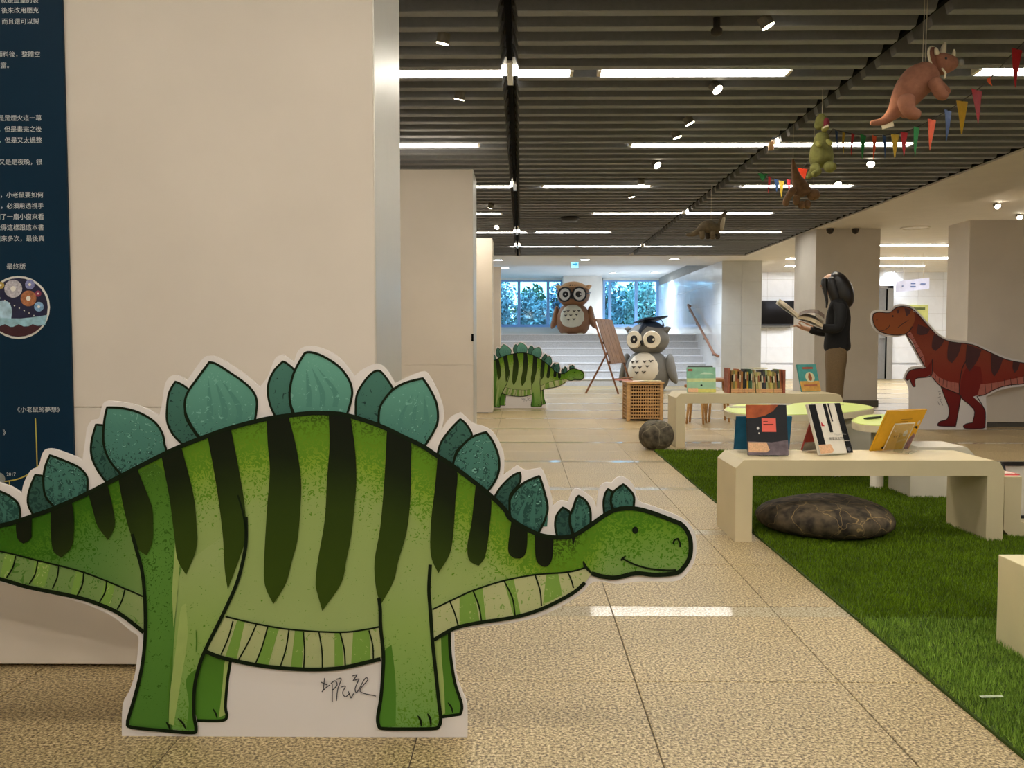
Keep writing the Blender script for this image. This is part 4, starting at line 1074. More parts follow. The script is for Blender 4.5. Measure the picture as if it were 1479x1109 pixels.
# framed board and leaflets in it
fx = ux + .10
t = thing('framed_picture', 'black framed picture leaning in the upturned bench at the right edge', 'frame', (fx + .2, uy + .12, .085))
b = BM()
for (p, q) in (((fx + .01, uy + .10, .09), (fx - .03, uy + .16, .36)), ((fx + .36, uy + .10, .09), (fx + .32, uy + .16, .36)), ((fx + .01, uy + .10, .09), (fx + .36, uy + .10, .09)), ((fx - .03, uy + .16, .36), (fx + .32, uy + .16, .36))): beam(b, p, q, .018, .02)
obj('frame', b, M_black, t)
b = BM(); vs = [b.verts.new(v) for v in ((fx + .01, uy + .104, .09), (fx + .36, uy + .104, .09), (fx + .32, uy + .164, .36), (fx - .03, uy + .164, .36))]; b.faces.new(vs); obj('picture', b, mat('picture_print', '#d8cfc2', .4, .2, 12), t)
for k, (z, c, n, dx) in enumerate([(.316, '#e8a59a', 'pink', 0), (.320, '#d84848', 'red', .012), (.324, '#f0ddd0', 'pale', -.008)]):
    b = BM(); box(b, ux - .012 + dx, ux + .08 + dx, uy + .02 + .01 * k, uy + .24 + .01 * k, z - .0008, z + .003, .0005)
    tag(obj('leaflet', b, mat('leaflet_' + n, c, .5, .1, 30), None, (ux + .03, uy + .13, z)), '%s leaflet lying on the edge of the upturned bench' % n, 'leaflet', 'leaflets on the upturned bench')

# ------------------------------------------------------------------ stone-print cushions
M_rock1 = rock('pebble_print', '#6f6653', '#3b342a', '#b9ab8c', 7.0, .03)
M_rock2 = rock('dark_stone_print', '#655741', '#292219', '#c4a468', 11.0, .02)
def cushion(label, c, rx, ry, h, m, squash=.5, seed=1):
    b = BM(); n = 18
    prof = []
    for i in range(n + 1):
        a = -math.pi / 2 + math.pi * i / n
        prof.append((0 if i in (0, n) else math.cos(a) ** squash, h / 2 + h / 2 * math.sin(a)))
    lathe(b, prof, (0, 0, 0), 40)
    rnd = random.Random(seed); ph = [rnd.uniform(0, 6.28) for _ in range(4)]
    for v in b.verts:
        a = math.atan2(v.co.y, v.co.x); k = 1 + .035 * math.sin(2 * a + ph[0]) + .02 * math.sin(3 * a + ph[1]) + .01 * math.sin(7 * a + ph[2] + v.co.z * 20)
        v.co.x *= rx * k; v.co.y *= ry * k; v.co.z *= 1 + .05 * math.sin(a * 2 + ph[3])
        v.co += Vector(c)
    return tag(obj('stone_cushion', b, m, None, c, smooth=True), label, 'cushion')
pc = F(951, 651); cushion('round pebble-print pouf on the floor by the back bench leg', (pc.x, pc.y + .13, .0), .155, .155, .262, M_rock1, .62, 3)
pc = F(1218, 789); cushion('flat dark stone-print floor cushion under the front bench', (pc.x, pc.y + .26, .008), .345, .30, .178, M_rock2, .55, 5)

# ------------------------------------------------------------------ books
M_page = mat('page_cream', '#e6dcc4', .8, .06, 90)
def place(root, loc, rx, rz, ry=0):
    root.location = loc; root.rotation_euler = (R(rx), R(ry), R(rz))
def book(label, w_, h_, th, m, prints=(), group=None, name='picture_book'):
    """Built standing at the origin, cover facing -Y; prints: (part name, [(u,v)...] in 0..1, material)."""
    t = thing(name, label, 'book', (0, 0, 0), group)
    c = .003
    b = BM(); box(b, -w_ / 2, w_ / 2, -th / 2, -th / 2 + c, 0, h_, .0006); box(b, -w_ / 2, w_ / 2, th / 2 - c, th / 2, 0, h_, .0006); box(b, -w_ / 2, -w_ / 2 + c, -th / 2, th / 2, 0, h_, .0006)
    obj('cover', b, m, t)
    b = BM(); box(b, -w_ / 2 + c, w_ / 2 - .004, -th / 2 + c, th / 2 - c, .003, h_ - .003); obj('page_block', b, M_page, t)
    for k, (n, pts, mm) in enumerate(prints):
        b = BM(); y = -th / 2 - .0006 - .0004 * k
        q = [(-w_ / 2 + u * w_, v * h_) for u, v in pts]
        vs = [b.verts.new((u, y, v)) for u, v in q]
        for tr in tessellate_polygon([[Vector((u, v, 0)) for u, v in q]]): b.faces.new([vs[i] for i in tr])
        for f in b.faces:
            f.normal_update()
            if f.normal.y > 0: f.normal_flip()
        obj(n, b, mm, t)
    return t
def rect(a, b_, c, d): return [(a, b_), (c, b_), (c, d), (a, d)]
def circuv(cx, cy, rx, ry, n=20): return [(cx + rx * math.cos(2 * math.pi * k / n), cy + ry * math.sin(2 * math.pi * k / n)) for k in range(n)]
Pm = lambda n, h, v=.08, s=30: mat('cover_' + n, h, .5, v, s, 0, 80, 0, .22)
def ltext(s, size, u, v, y, par, m, align='LEFT'):
    me = text_mesh(s, size, align); me.transform(Matrix.Translation((u, y, v)) @ FRONT); return obj('lettering', me, m, par)

# on the front bench
p = F(1110, 659, BH)
bk = book('dark picture book with an orange planet and a red square on its cover', .205, .262, .014, Pm('charcoal', '#212126'), [
    ('planet', [(0, 1), (.80, 1), (.66, .87), (.45, .78), (.2, .735), (0, .73)], Pm('orange_planet', '#a5512a', .35, 18)), ('red_square', rect(.37, .46, .72, .73), Pm('coral', '#ee6a5c', .03)),
    ('landscape', [(0, 0), (1, 0), (1, .3), (.6, .25), (0, .27)], Pm('mauve_land', '#6d6168', .3, 30)), ('sticker', [(.02, .055), (.46, .055), (.54, .10), (.47, .25), (.02, .25)], Pm('peach_sticker', '#e2b48c', .15, 120)),
    ('moon', circuv(.27, .53, .03, .03, 10), Pm('moon_white', '#d9d6d0')), ('moon', circuv(.29, .43, .017, .018, 8), Pm('moon_white', '#d9d6d0'))])
M_ink = mat('print_black', '#0b0b0c', .55, .05, 14, 0, 80, 0, .2)
for k, wd in enumerate((.04, .05)):
    b = BM(); box(b, -.1025 + .205 * .41, -.1025 + .205 * .41 + wd * (1 if k else .55), -.0095, -.0088, .262 * (.655 - .055 * k), .262 * (.668 - .055 * k)); obj('printed_line', b, M_ink, bk)
place(bk, (p.x, p.y + .01, BH + .004), -14, -3)
def stand(label, loc, rz, lean, w_=.10, h_=.14, ft=.09, sgn=1):
    """Clear acrylic easel: back plate, lip and prop."""
    t = thing('acrylic_stand', label, 'book stand', (0, 0, 0), 'clear acrylic book stands')
    a = R(lean); up = Vector((0, math.sin(a) * sgn, math.cos(a)))
    b = BM(); oriented(b, up * (h_ / 2), (1, 0, 0), up.cross(Vector((1, 0, 0))), up, w_ / 2, .0015, h_ / 2); obj('back_plate', b, M_acr, t)
    b = BM(); oriented(b, (0, -.015 * sgn, .0016), (1, 0, 0), (0, 1, 0), (0, 0, 1), w_ / 2, .02, .0015); obj('lip', b, M_acr, t)
    b = BM(); beam(b, up * (h_ * .8) + Vector((0, .003 * sgn, 0)), (0, ft * sgn, .002), w_ * .45, .003, (1, 0, 0)); obj('prop', b, M_acr, t)
    t.location = loc; t.rotation_euler = (0, 0, R(rz)); return t
M_acr = clear('clear_acrylic', (.93, .95, .93), .25)
stand('clear acrylic stand propping up the dark planet book', (p.x, p.y + .022, BH), -3, 14)
p = F(1098, 649.5, BH)
bk = book('blue book facing away behind the dark planet book', .30, .185, .012, Pm('blue_cover', '#1f5d7d', .12), [('gold_medal', circuv(.40, .47, .11, .18), Pm('gold_print', '#a98a4e', .2))])
place(bk, (p.x, p.y - .02, BH + .006), 12, 2)
p = F(1210, 658.5, BH)
bk = book('white picture book with black vertical stripes and a small red triangle', .225, .272, .016, Pm('ivory', '#e6dfd0', .03), [
    ('black_stripe', rect(.03, .18, .24, .985), M_ink), ('black_stripe', rect(.46, .42, .56, .99), M_ink), ('black_stripe', rect(.60, .63, .64, .99), M_ink), ('black_stripe', rect(.82, .0, .995, .99), M_ink),
    ('red_triangle', [(.25, .55), (.35, .545), (.27, .64)], Pm('red_print', '#c2262e', .05)), ('white_line', rect(.36, .235, .995, .243), Pm('ivory', '#e6dfd0', .03)), ('sticker', [(.02, .02), (.36, .02), (.43, .07), (.38, .19), (.02, .19)], Pm('peach_sticker', '#e2b48c', .15, 120)),
    ('badge', circuv(.89, .07, .05, .045, 14), Pm('badge_grey', '#5a5a60', .2))])
ltext('圖像語言的秘密', .0185, -.1125 + .225 * .37, .272 * .285, -.0125, bk, M_ink)
ltext('Picture This', .0165, -.1125 + .225 * .565, .272 * .37, -.0125, bk, mat('print_grey', '#8d8f88', .5, .3, 60))
place(bk, (p.x, p.y + .03, BH + .006), -21, 25)
stand('clear acrylic stand behind the striped book', (p.x - .008, p.y + .045, BH), 25, 21)
p = F(1163, 650, BH)
bk = book('red and grey book leaning the other way behind the striped book', .16, .19, .012, Pm('brick_red', '#9d3a33'), [('grey_foot', rect(0, 0, 1, .27), Pm('stone_grey', '#97928a', .25))])
place(bk, (p.x + .035, p.y - .02, BH + .006), 22, 24)
p = F(1286, 651, BH)
yb = book('yellow landscape book seen from the back, propped on a clear stand', .285, .25, .012, Pm('yolk_yellow', '#dba626', .05), [
    ('figure', [(.82, .0), (.98, .0), (1, .33), (.93, .42), (.86, .22)], Pm('figure_mauve', '#8c6a70', .4, 60)), ('figure', circuv(.93, .68, .035, .05, 10), Pm('figure_pale', '#d9cdb8', .2)), ('figure', [(.84, .56), (.90, .6), (.97, .57), (.94, .52), (.90, .55)], M_ink),
    ('figure', circuv(.70, .42, .055, .085, 10), Pm('figure_pale', '#d9cdb8', .2)), ('blot', circuv(.27, .085, .032, .034, 9), M_ink), ('printed_line', rect(.42, .78, .70, .795), Pm('ochre_line', '#8a6512')), ('printed_line', rect(.42, .72, .62, .733), Pm('ochre_line', '#8a6512')),
    ('blot', circuv(.44, .36, .015, .028, 8), Pm('ochre_line', '#8a6512')), ('blot', circuv(.50, .36, .015, .028, 8), Pm('ochre_line', '#8a6512')), ('blot', circuv(.57, .36, .015, .028, 8), Pm('ochre_line', '#8a6512'))])
place(yb, (p.x + .005, p.y + .03, BH + .004), 27, 25)
t = thing('acrylic_stand', 'clear acrylic stand in front of the yellow book', 'book stand', (0, 0, 0), 'clear acrylic book stands')
b = BM(); box(b, -.07, .075, -.0015, .0015, .0, .165, .0005); obj('back_plate', b, M_acr, t)
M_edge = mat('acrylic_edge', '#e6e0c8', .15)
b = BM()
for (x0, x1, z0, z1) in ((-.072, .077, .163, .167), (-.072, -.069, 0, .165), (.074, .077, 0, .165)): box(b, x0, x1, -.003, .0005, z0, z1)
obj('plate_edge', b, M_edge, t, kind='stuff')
place(t, (p.x + .018, p.y + .0165, BH + .006), 27, 25)
t2 = thing('acrylic_stand', 'clear acrylic prop foot on the bench before the yellow book', 'book stand', (p.x + .05, p.y - .1, BH), 'clear acrylic book stands')
b = BM(); beam(b, (p.x - .005, p.y - .10, BH + .004), (p.x + .045, p.y - .06, BH + .10), .05, .003); beam(b, (p.x + .04, p.y - .12, BH + .003), (p.x + .12, p.y - .02, BH + .003), .03, .004); obj('foot', b, M_acr, t2)
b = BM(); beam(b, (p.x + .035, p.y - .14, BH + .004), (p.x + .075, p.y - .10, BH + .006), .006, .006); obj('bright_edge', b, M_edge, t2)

# on the back bench
p = F(1014, 567.5, CH)
bk = book('pale green seaside picture book at the left end of the back bench', .272, .238, .014, Pm('sea_green', '#9fc7a4', .1, 12), [
    ('sky', rect(0, .5, 1, 1), Pm('sky_green', '#8cbfa0', .18, 14)), ('haze', rect(0, .42, 1, .55), Pm('haze_yellow', '#cfd79a', .1)), ('sand', rect(.34, 0, 1, .15), Pm('sand_yellow', '#d5cf72', .1)), ('sticker', rect(.02, .0, .38, .17), Pm('peach_sticker', '#e2b48c', .15, 120)),
    ('cloud', [(.45, .72), (.6, .80), (.8, .78), (.95, .72)], Pm('cloud_pale', '#c4dcc4')), ('figure', circuv(.5, .28, .04, .035, 10), M_ink), ('ring', circuv(.5, .43, .035, .03, 10), Pm('cloud_pale', '#c4dcc4')), ('title', rect(.04, .84, .2, .93), Pm('title_rust', '#a8614c'))])
place(bk, (p.x, p.y + .03, CH + .004), -9, 0)
bk = book('dark grey book standing behind the pale green picture book', .24, .252, .012, Pm('slate', '#5d6262'), [])
place(bk, (p.x + .0, p.y + .075, CH + .004), -7, 0)
p = F(1173, 566.5, CH)
bk = book('teal and ochre picture book at the right end of the back bench', .235, .268, .014, Pm('teal_cover', '#4e9a94', .1), [('ground', rect(0, 0, 1, .38), Pm('ochre_ground', '#cf9f52', .15)), ('halo', circuv(.56, .52, .24, .19), Pm('halo_pale', '#d8d2ac')), ('bear', circuv(.56, .50, .10, .12, 12), Pm('bear_brown', '#9a5a32')), ('bear', circuv(.56, .62, .06, .05, 10), Pm('bear_brown', '#9a5a32')),
    ('title', rect(.25, .82, .8, .90), Pm('title_rust', '#a8614c')), ('printed_line', rect(.15, .2, .85, .25), Pm('title_rust', '#a8614c'))])
place(bk, (p.x, p.y + .03, CH + .006), -17, 24)
# the long row between two wooden bookends
M_endw = wood('bookend_wood', '#8a4a32', '#a8604a')
xa, xb = F(1057, 568, CH).x, F(1131, 568, CH).x; ry0 = F(1090, 568, CH).y + .02
for x0, lab in ((xa - .026, 'left'), (xb + .012, 'right')):
    b = BM(); box(b, x0 - .012, x0 + .012, ry0 - .01, ry0 + .15, CH, CH + (.235 if lab == 'left' else .22), .003)
    tag(obj('bookend', b, M_endw, None, (x0, ry0 + .07, CH)), 'reddish wooden bookend at the %s end of the book row' % lab, 'bookend', 'wooden bookends on the back bench')
cols = [('tan', '#b58a4e'), ('olive', '#8a8448'), ('ochre', '#c79a48'), ('rust', '#b56a3c'), ('brown', '#8a5c3a'), ('orange', '#c98a3c'), ('charcoal', '#2c2a28'), ('black', '#1d1c1e'), ('yellow', '#d8b13e'), ('dark green', '#3a5c3e'), ('teal green', '#56785c'), ('cream', '#d2c49a'), ('sand', '#c8b27c'), ('pale olive', '#b3ad6a'), ('straw', '#d6c680'),
        ('cream', '#d8cba4'), ('grey black', '#34343a'), ('slate', '#4a4c50'), ('pale green', '#a8b07c'), ('khaki', '#a8944e'), ('lemon', '#d8cc68'), ('straw', '#cdbb70'), ('olive', '#8f8a4c'), ('tan', '#b08c58'), ('dark grey', '#4c4c48'), ('moss green', '#66784a'), ('rust', '#a8603c')]
nb = len(cols); ords = ['first', 'second', 'third', 'fourth', 'fifth', 'sixth', 'seventh', 'eighth', 'ninth', 'tenth', '11th', '12th', '13th', '14th', '15th', '16th', '17th', '18th', '19th', '20th', '21st', '22nd', '23rd', '24th', '25th', '26th', '27th']
rb = random.Random(11); ths = [rb.uniform(.8, 1.25) for _ in cols]; tot = sum(ths); xx = xa
for k, ((n, hx), tk) in enumerate(zip(cols, ths)):
    th = tk / tot * (xb - xa) * .97; hgt = rb.uniform(.19, .225)
    t = thing('book', '%s spined book, %s from the left in the row on the back bench' % (n, ords[k]), 'book', (0, 0, 0), 'books in the row on the back bench')
    mm = mat('spine_' + n.replace(' ', '_'), hx, .5, .1, 60)
    b = BM(); box(b, -th / 2, th / 2, 0, .003, 0, hgt, .0006); box(b, -th / 2, -th / 2 + .002, 0, .155, 0, hgt); box(b, th / 2 - .002, th / 2, 0, .155, 0, hgt); obj('cover', b, mm, t)
    b = BM(); box(b, -th / 2 + .002, th / 2 - .002, .003, .15, .002, hgt - .003); obj('page_block', b, M_page, t)
    b = BM(); z0 = hgt * rb.uniform(.45, .6); box(b, -th * .3, th * .3, -.0008, -.0002, z0, z0 + hgt * .3); obj('title', b, M_ink if k % 3 == 0 else mat('title_pale', '#ded4b4', .5) if k % 3 == 1 else Pm('title_rust', '#a8614c'), t)
    b = BM(); box(b, -th * .49, th * .49, -.0009, -.0003, hgt * .03, hgt * .2); obj('spine_label', b, mat('label_peach', '#d9a878', .5, .2, 60), t)
    lean = 0 if k < 13 else 5
    t.location = (xx + th / 2, ry0 + rb.uniform(0, .012), CH + .001); t.rotation_euler = (0, R(-lean), 0)
    xx += th + (.012 if k == 12 else .0)
# flat books on top of the row
b = BM(); box(b, xa + .20, xa + .34, ry0 + .01, ry0 + .14, CH + .228, CH + .236, .001); tag(obj('booklet', b, mat('cream_booklet', '#d8cb98', .6), None, (xa + .27, ry0 + .07, CH + .228)), 'thin cream booklet lying flat on top of the book row', 'booklet')

# ------------------------------------------------------------------ lime cloud tables
M_lime = mat('lime_laminate', '#cfe07a', .35, .03, 6)
M_trim = mat('table_edge', '#d8ccae', .5, .03, 6)
def cloud_table(label, pts, h, legs, th=.045):
    cx = sum(p_[0] for p_ in pts) / len(pts); cy = sum(p_[1] for p_ in pts) / len(pts)
    t = thing('cloud_table', label, 'table', (cx, cy, 0))
    q = smooth_poly(pts, 6, True, 179)
    def slab(z0, z1, s):
        b = BM(); lo = [b.verts.new((cx + (v.x - cx) * s, cy + (v.y - cy) * s, z0)) for v in q]; hi = [b.verts.new((cx + (v.x - cx) * s, cy + (v.y - cy) * s, z1)) for v in q]
        tr = tessellate_polygon([[Vector((v.x, v.y, 0)) for v in q]])
        for a in tr: b.faces.new([hi[i] for i in a]); b.faces.new([lo[i] for i in reversed(a)])
        for i in range(len(q)): j = (i + 1) % len(q); b.faces.new((lo[i], lo[j], hi[j], hi[i]))
        bmesh.ops.recalc_face_normals(b, faces=b.faces); return b
    obj('edge_band', slab(h - th, h - .004, 1.0), M_trim, t); obj('table_top', slab(h - .004, h, .985), M_lime, t)
    for x, y in legs:
        b = BM(); lathe(b, [(.05, .0), (.05, .012), (.043, .014), (.043, h - th)], (x, y, 0), 20); obj('leg', b, M_wlam, t, smooth=True)
g = lambda px, py, z: tuple(F(px, py, z))[:2]
cloud_table('lime green cloud-shaped low table behind the front bench', [g(1046, 590, .50), g(1065, 584, .50), g(1100, 583.5, .50), g(1135, 585.5, .50), g(1150, 582, .50), g(1195, 580, .50), g(1240, 583, .50), g(1262, 588, .50), g(1240, 593, .50), g(1200, 597, .50), g(1150, 598.5, .50), g(1100, 599, .50), g(1060, 596, .50)], .50, [(1.62, 6.35), (2.0, 6.7), (2.3, 6.3)])
lt = F(1266, 706)
cloud_table('second lime table with a black pen on it, nearer and partly behind the yellow book', [g(1230, 607, .48), g(1245, 600, .48), g(1275, 598, .48), g(1310, 600, .48), g(1325, 607, .48), g(1300, 614, .48), g(1250, 613, .48)], .48, [(lt.x, lt.y), (2.62, 5.86)])
b = BM(); a_, c_ = F(1248, 604.5, .489), F(1272, 602, .489); tube(b, [a_, a_ * .8 + c_ * .2, c_], [.004, .008, .008], 8); tag(obj('marker_pen', b, M_black, None, tuple(a_)), 'black marker pen lying on the second lime table', 'pen')
for (px, py, nm, hx, lb) in [(1072, 587.5, 'paper', '#a9a48c', 'greyish paper sheet on the left lobe of the lime table'), (1195, 583.5, 'paper', '#cfc9a8', 'pale paper sheet at the back of the lime table')]:
    c = F(px, py, .502); b = BM(); box(b, c.x - .1, c.x + .1, c.y - .08, c.y + .08, .5005, .503); tag(obj('paper_sheet', b, mat('paper_' + hx[1:], hx, .6), None, tuple(c)), lb, 'paper')

# ------------------------------------------------------------------ wooden stools behind the back bench
M_oak = wood('stool_oak', '#b3854c', '#d0a266', (1, 1, 6))
M_seatw = wood('stool_seat', '#8f5f3a', '#a87448', (6, 1, 1))
def stool(cx, cy, h, r, label, a0=.4, spread=.05):
    t = thing('wooden_stool', label, 'stool', (cx, cy, 0), 'wooden stools behind the back bench')
    b = BM(); lathe(b, [(r * .9, h - .035), (r, h - .028), (r, h - .006), (r * .97, h)], (cx, cy, 0), 28); obj('seat', b, M_seatw, t, smooth=False)
    for k in range(4):
        a = a0 + k * math.pi / 2; b = BM(); r0, r1 = r * .62, r * .62 + spread
        tube(b, [(cx + r1 * math.cos(a), cy + r1 * math.sin(a), 0), (cx + r0 * math.cos(a), cy + r0 * math.sin(a), h - .034)], [.013, .019], 10); obj('leg', b, M_oak, t, smooth=True)
s1 = F(1012, 613); s2 = F(1033, 611)
stool(s1.x - .02, s1.y + .15, .47, .15, 'lower wooden stool with splayed legs seen under the back bench')
stool(s2.x + .08, s2.y + .25, .535, .20, 'taller wooden stool whose seat shows left of the book row', .75)

# ------------------------------------------------------------------ slatted wooden hamper with leaflets on its lid
M_acacia = wood('hamper_wood', '#a8804e', '#c9a06a', (1, 1, 5))
hl, hr = F(905, 608.3), F(956, 607.3)
hx0, hx1, hy = hl.x, hr.x, hl.y; hh = P(930, 552, hy).z; hd = .46
hm = thing('slatted_hamper', 'square wooden lattice hamper in front of the grey owl', 'hamper', ((hx0 + hx1) / 2, hy + hd / 2, 0))
for (x, y) in ((hx0, hy), (hx1 - .045, hy), (hx0, hy + hd - .045), (hx1 - .045, hy + hd - .045)):
    b = BM(); box(b, x, x + .045, y, y + .045, 0, hh - .02, .003); obj('post', b, M_acacia, hm)
for nm, yy in (('lattice', hy + .006), ('lattice', hy + hd - .03)):
    b = BM(); n = 11
    for k in range(n):
        z = .03 + (hh - .08) * k / (n - 1); box(b, hx0 + .04, hx1 - .04, yy, yy + .01, z, z + .017)
    for k in range(12):
        x = hx0 + .05 + (hx1 - hx0 - .12) * k / 11; box(b, x, x + .012, yy + .01, yy + .02, .03, hh - .04)
    obj(nm, b, M_acacia, hm, kind='stuff')
for xx in (hx0 + .006, hx1 - .026):
    b = BM()
    for k in range(11):
        z = .03 + (hh - .08) * k / 10; box(b, xx, xx + .01, hy + .04, hy + hd - .04, z, z + .017)
    for k in range(8):
        y = hy + .06 + (hd - .14) * k / 7; box(b, xx + .01, xx + .02, y, y + .017, .03, hh - .04)
    obj('lattice', b, M_acacia, hm, kind='stuff')
b = BM(); box(b, hx0 + .05, hx1 - .05, hy + .05, hy + hd - .05, .02, hh - .05); obj('shade_box', b, mat('hamper_shade', '#4a3a28', .9), hm)  # dark box added to put shade behind the lattice holes
b = BM(); box(b, hx0 - .01, hx1 + .01, hy - .01, hy + hd + .01, hh - .022, hh, .003); obj('lid', b, M_acacia, hm)
for k, (dx, dy, rz, hx, lb) in enumerate([(.06, .1, 12, '#d9a8a0', 'pink leaflet spread on the hamper lid'), (.2, .2, -8, '#e6e0d2', 'white leaflet spread on the middle of the hamper lid'), (.34, .14, 5, '#cfc596', 'pale green leaflet on the right of the hamper lid'), (-.02, .2, 20, '#b9584a', 'red leaflet overhanging the left of the hamper lid')]):
    b = BM(); box(b, -.1, .1, -.07, .07, 0, .004, .0008); o = tag(obj('leaflet', b, mat('leaf_' + hx[1:], hx, .5, .2, 25), None), lb, 'leaflet', 'leaflets on the hamper'); o.location = (hx0 + dx, hy + dy, hh + .001 + .005 * k); o.rotation_euler = (0, 0, R(rz))

# ------------------------------------------------------------------ wooden easel (seen from behind)
M_easel = wood('easel_wood', '#6e4426', '#93603a', (1, 1, 4))
M_ply = wood('easel_board', '#6c4b35', '#8c6848', (6, 6, 1))
A0 = F(893, 569); A1 = P(857.5, 460.5, A0.y - .02); dv = Vector((.36, .62, 0))
ea = thing('wooden_easel', 'brown wooden easel with a plank board, between the two owls', 'easel', (A0.x, A0.y, 0))
for s in (0, 1):
    b = BM(); beam(b, A0 + dv * s, A1 + dv * s, .04, .03); obj('leg', b, M_easel, ea)
b = BM(); beam(b, A0.lerp(A1, .62) + dv * .5 + Vector((-.02, 0, 0)), F(847, 569) + Vector((0, .2, 0)), .032, .03); obj('rear_leg', b, M_easel, ea)
nrm = (A1 - A0).normalized()
for s in (.30, .66):
    b = BM(); beam(b, A0.lerp(A1, .985) + dv * s + Vector((.0, 0, 0)), A0.lerp(A1, .42) + dv * s, .03, .02); obj('brace', b, M_easel, ea)
for q in (.42, .68, .985):
    b = BM(); beam(b, A0.lerp(A1, q), A0.lerp(A1, q) + dv, .025, .05); obj('crossbar', b, M_easel, ea)
b = BM(); off = Vector((.035, -.02, 0))
c0, c1 = A0.lerp(A1, .41) + off, A0.lerp(A1, .995) + off
for k in range(4):
    b = BM(); a = c0 + dv * (k / 4 + .006); d_ = c0 + dv * ((k + 1) / 4 - .006); e = c1 + dv * ((k + 1) / 4 - .006); f_ = c1 + dv * (k / 4 + .006)
    vs = [b.verts.new(v) for v in (a, d_, e, f_)]; vs2 = [b.verts.new(v + Vector((.012, -.006, 0))) for v in (a, d_, e, f_)]
    b.faces.new(vs); b.faces.new(vs2[::-1])
    for i in range(4): b.faces.new((vs[i], vs[(i + 1) % 4], vs2[(i + 1) % 4], vs2[i]))
    bmesh.ops.recalc_face_normals(b, faces=b.faces); obj('board_plank', b, M_ply, ea)
b = BM(); q0 = A0.lerp(A1, .20); beam(b, q0 - dv * .05 + Vector((.03, 0, 0)), q0 + dv * 1.05 + Vector((.03, 0, 0)), .09, .02); obj('tray', b, M_easel, ea)

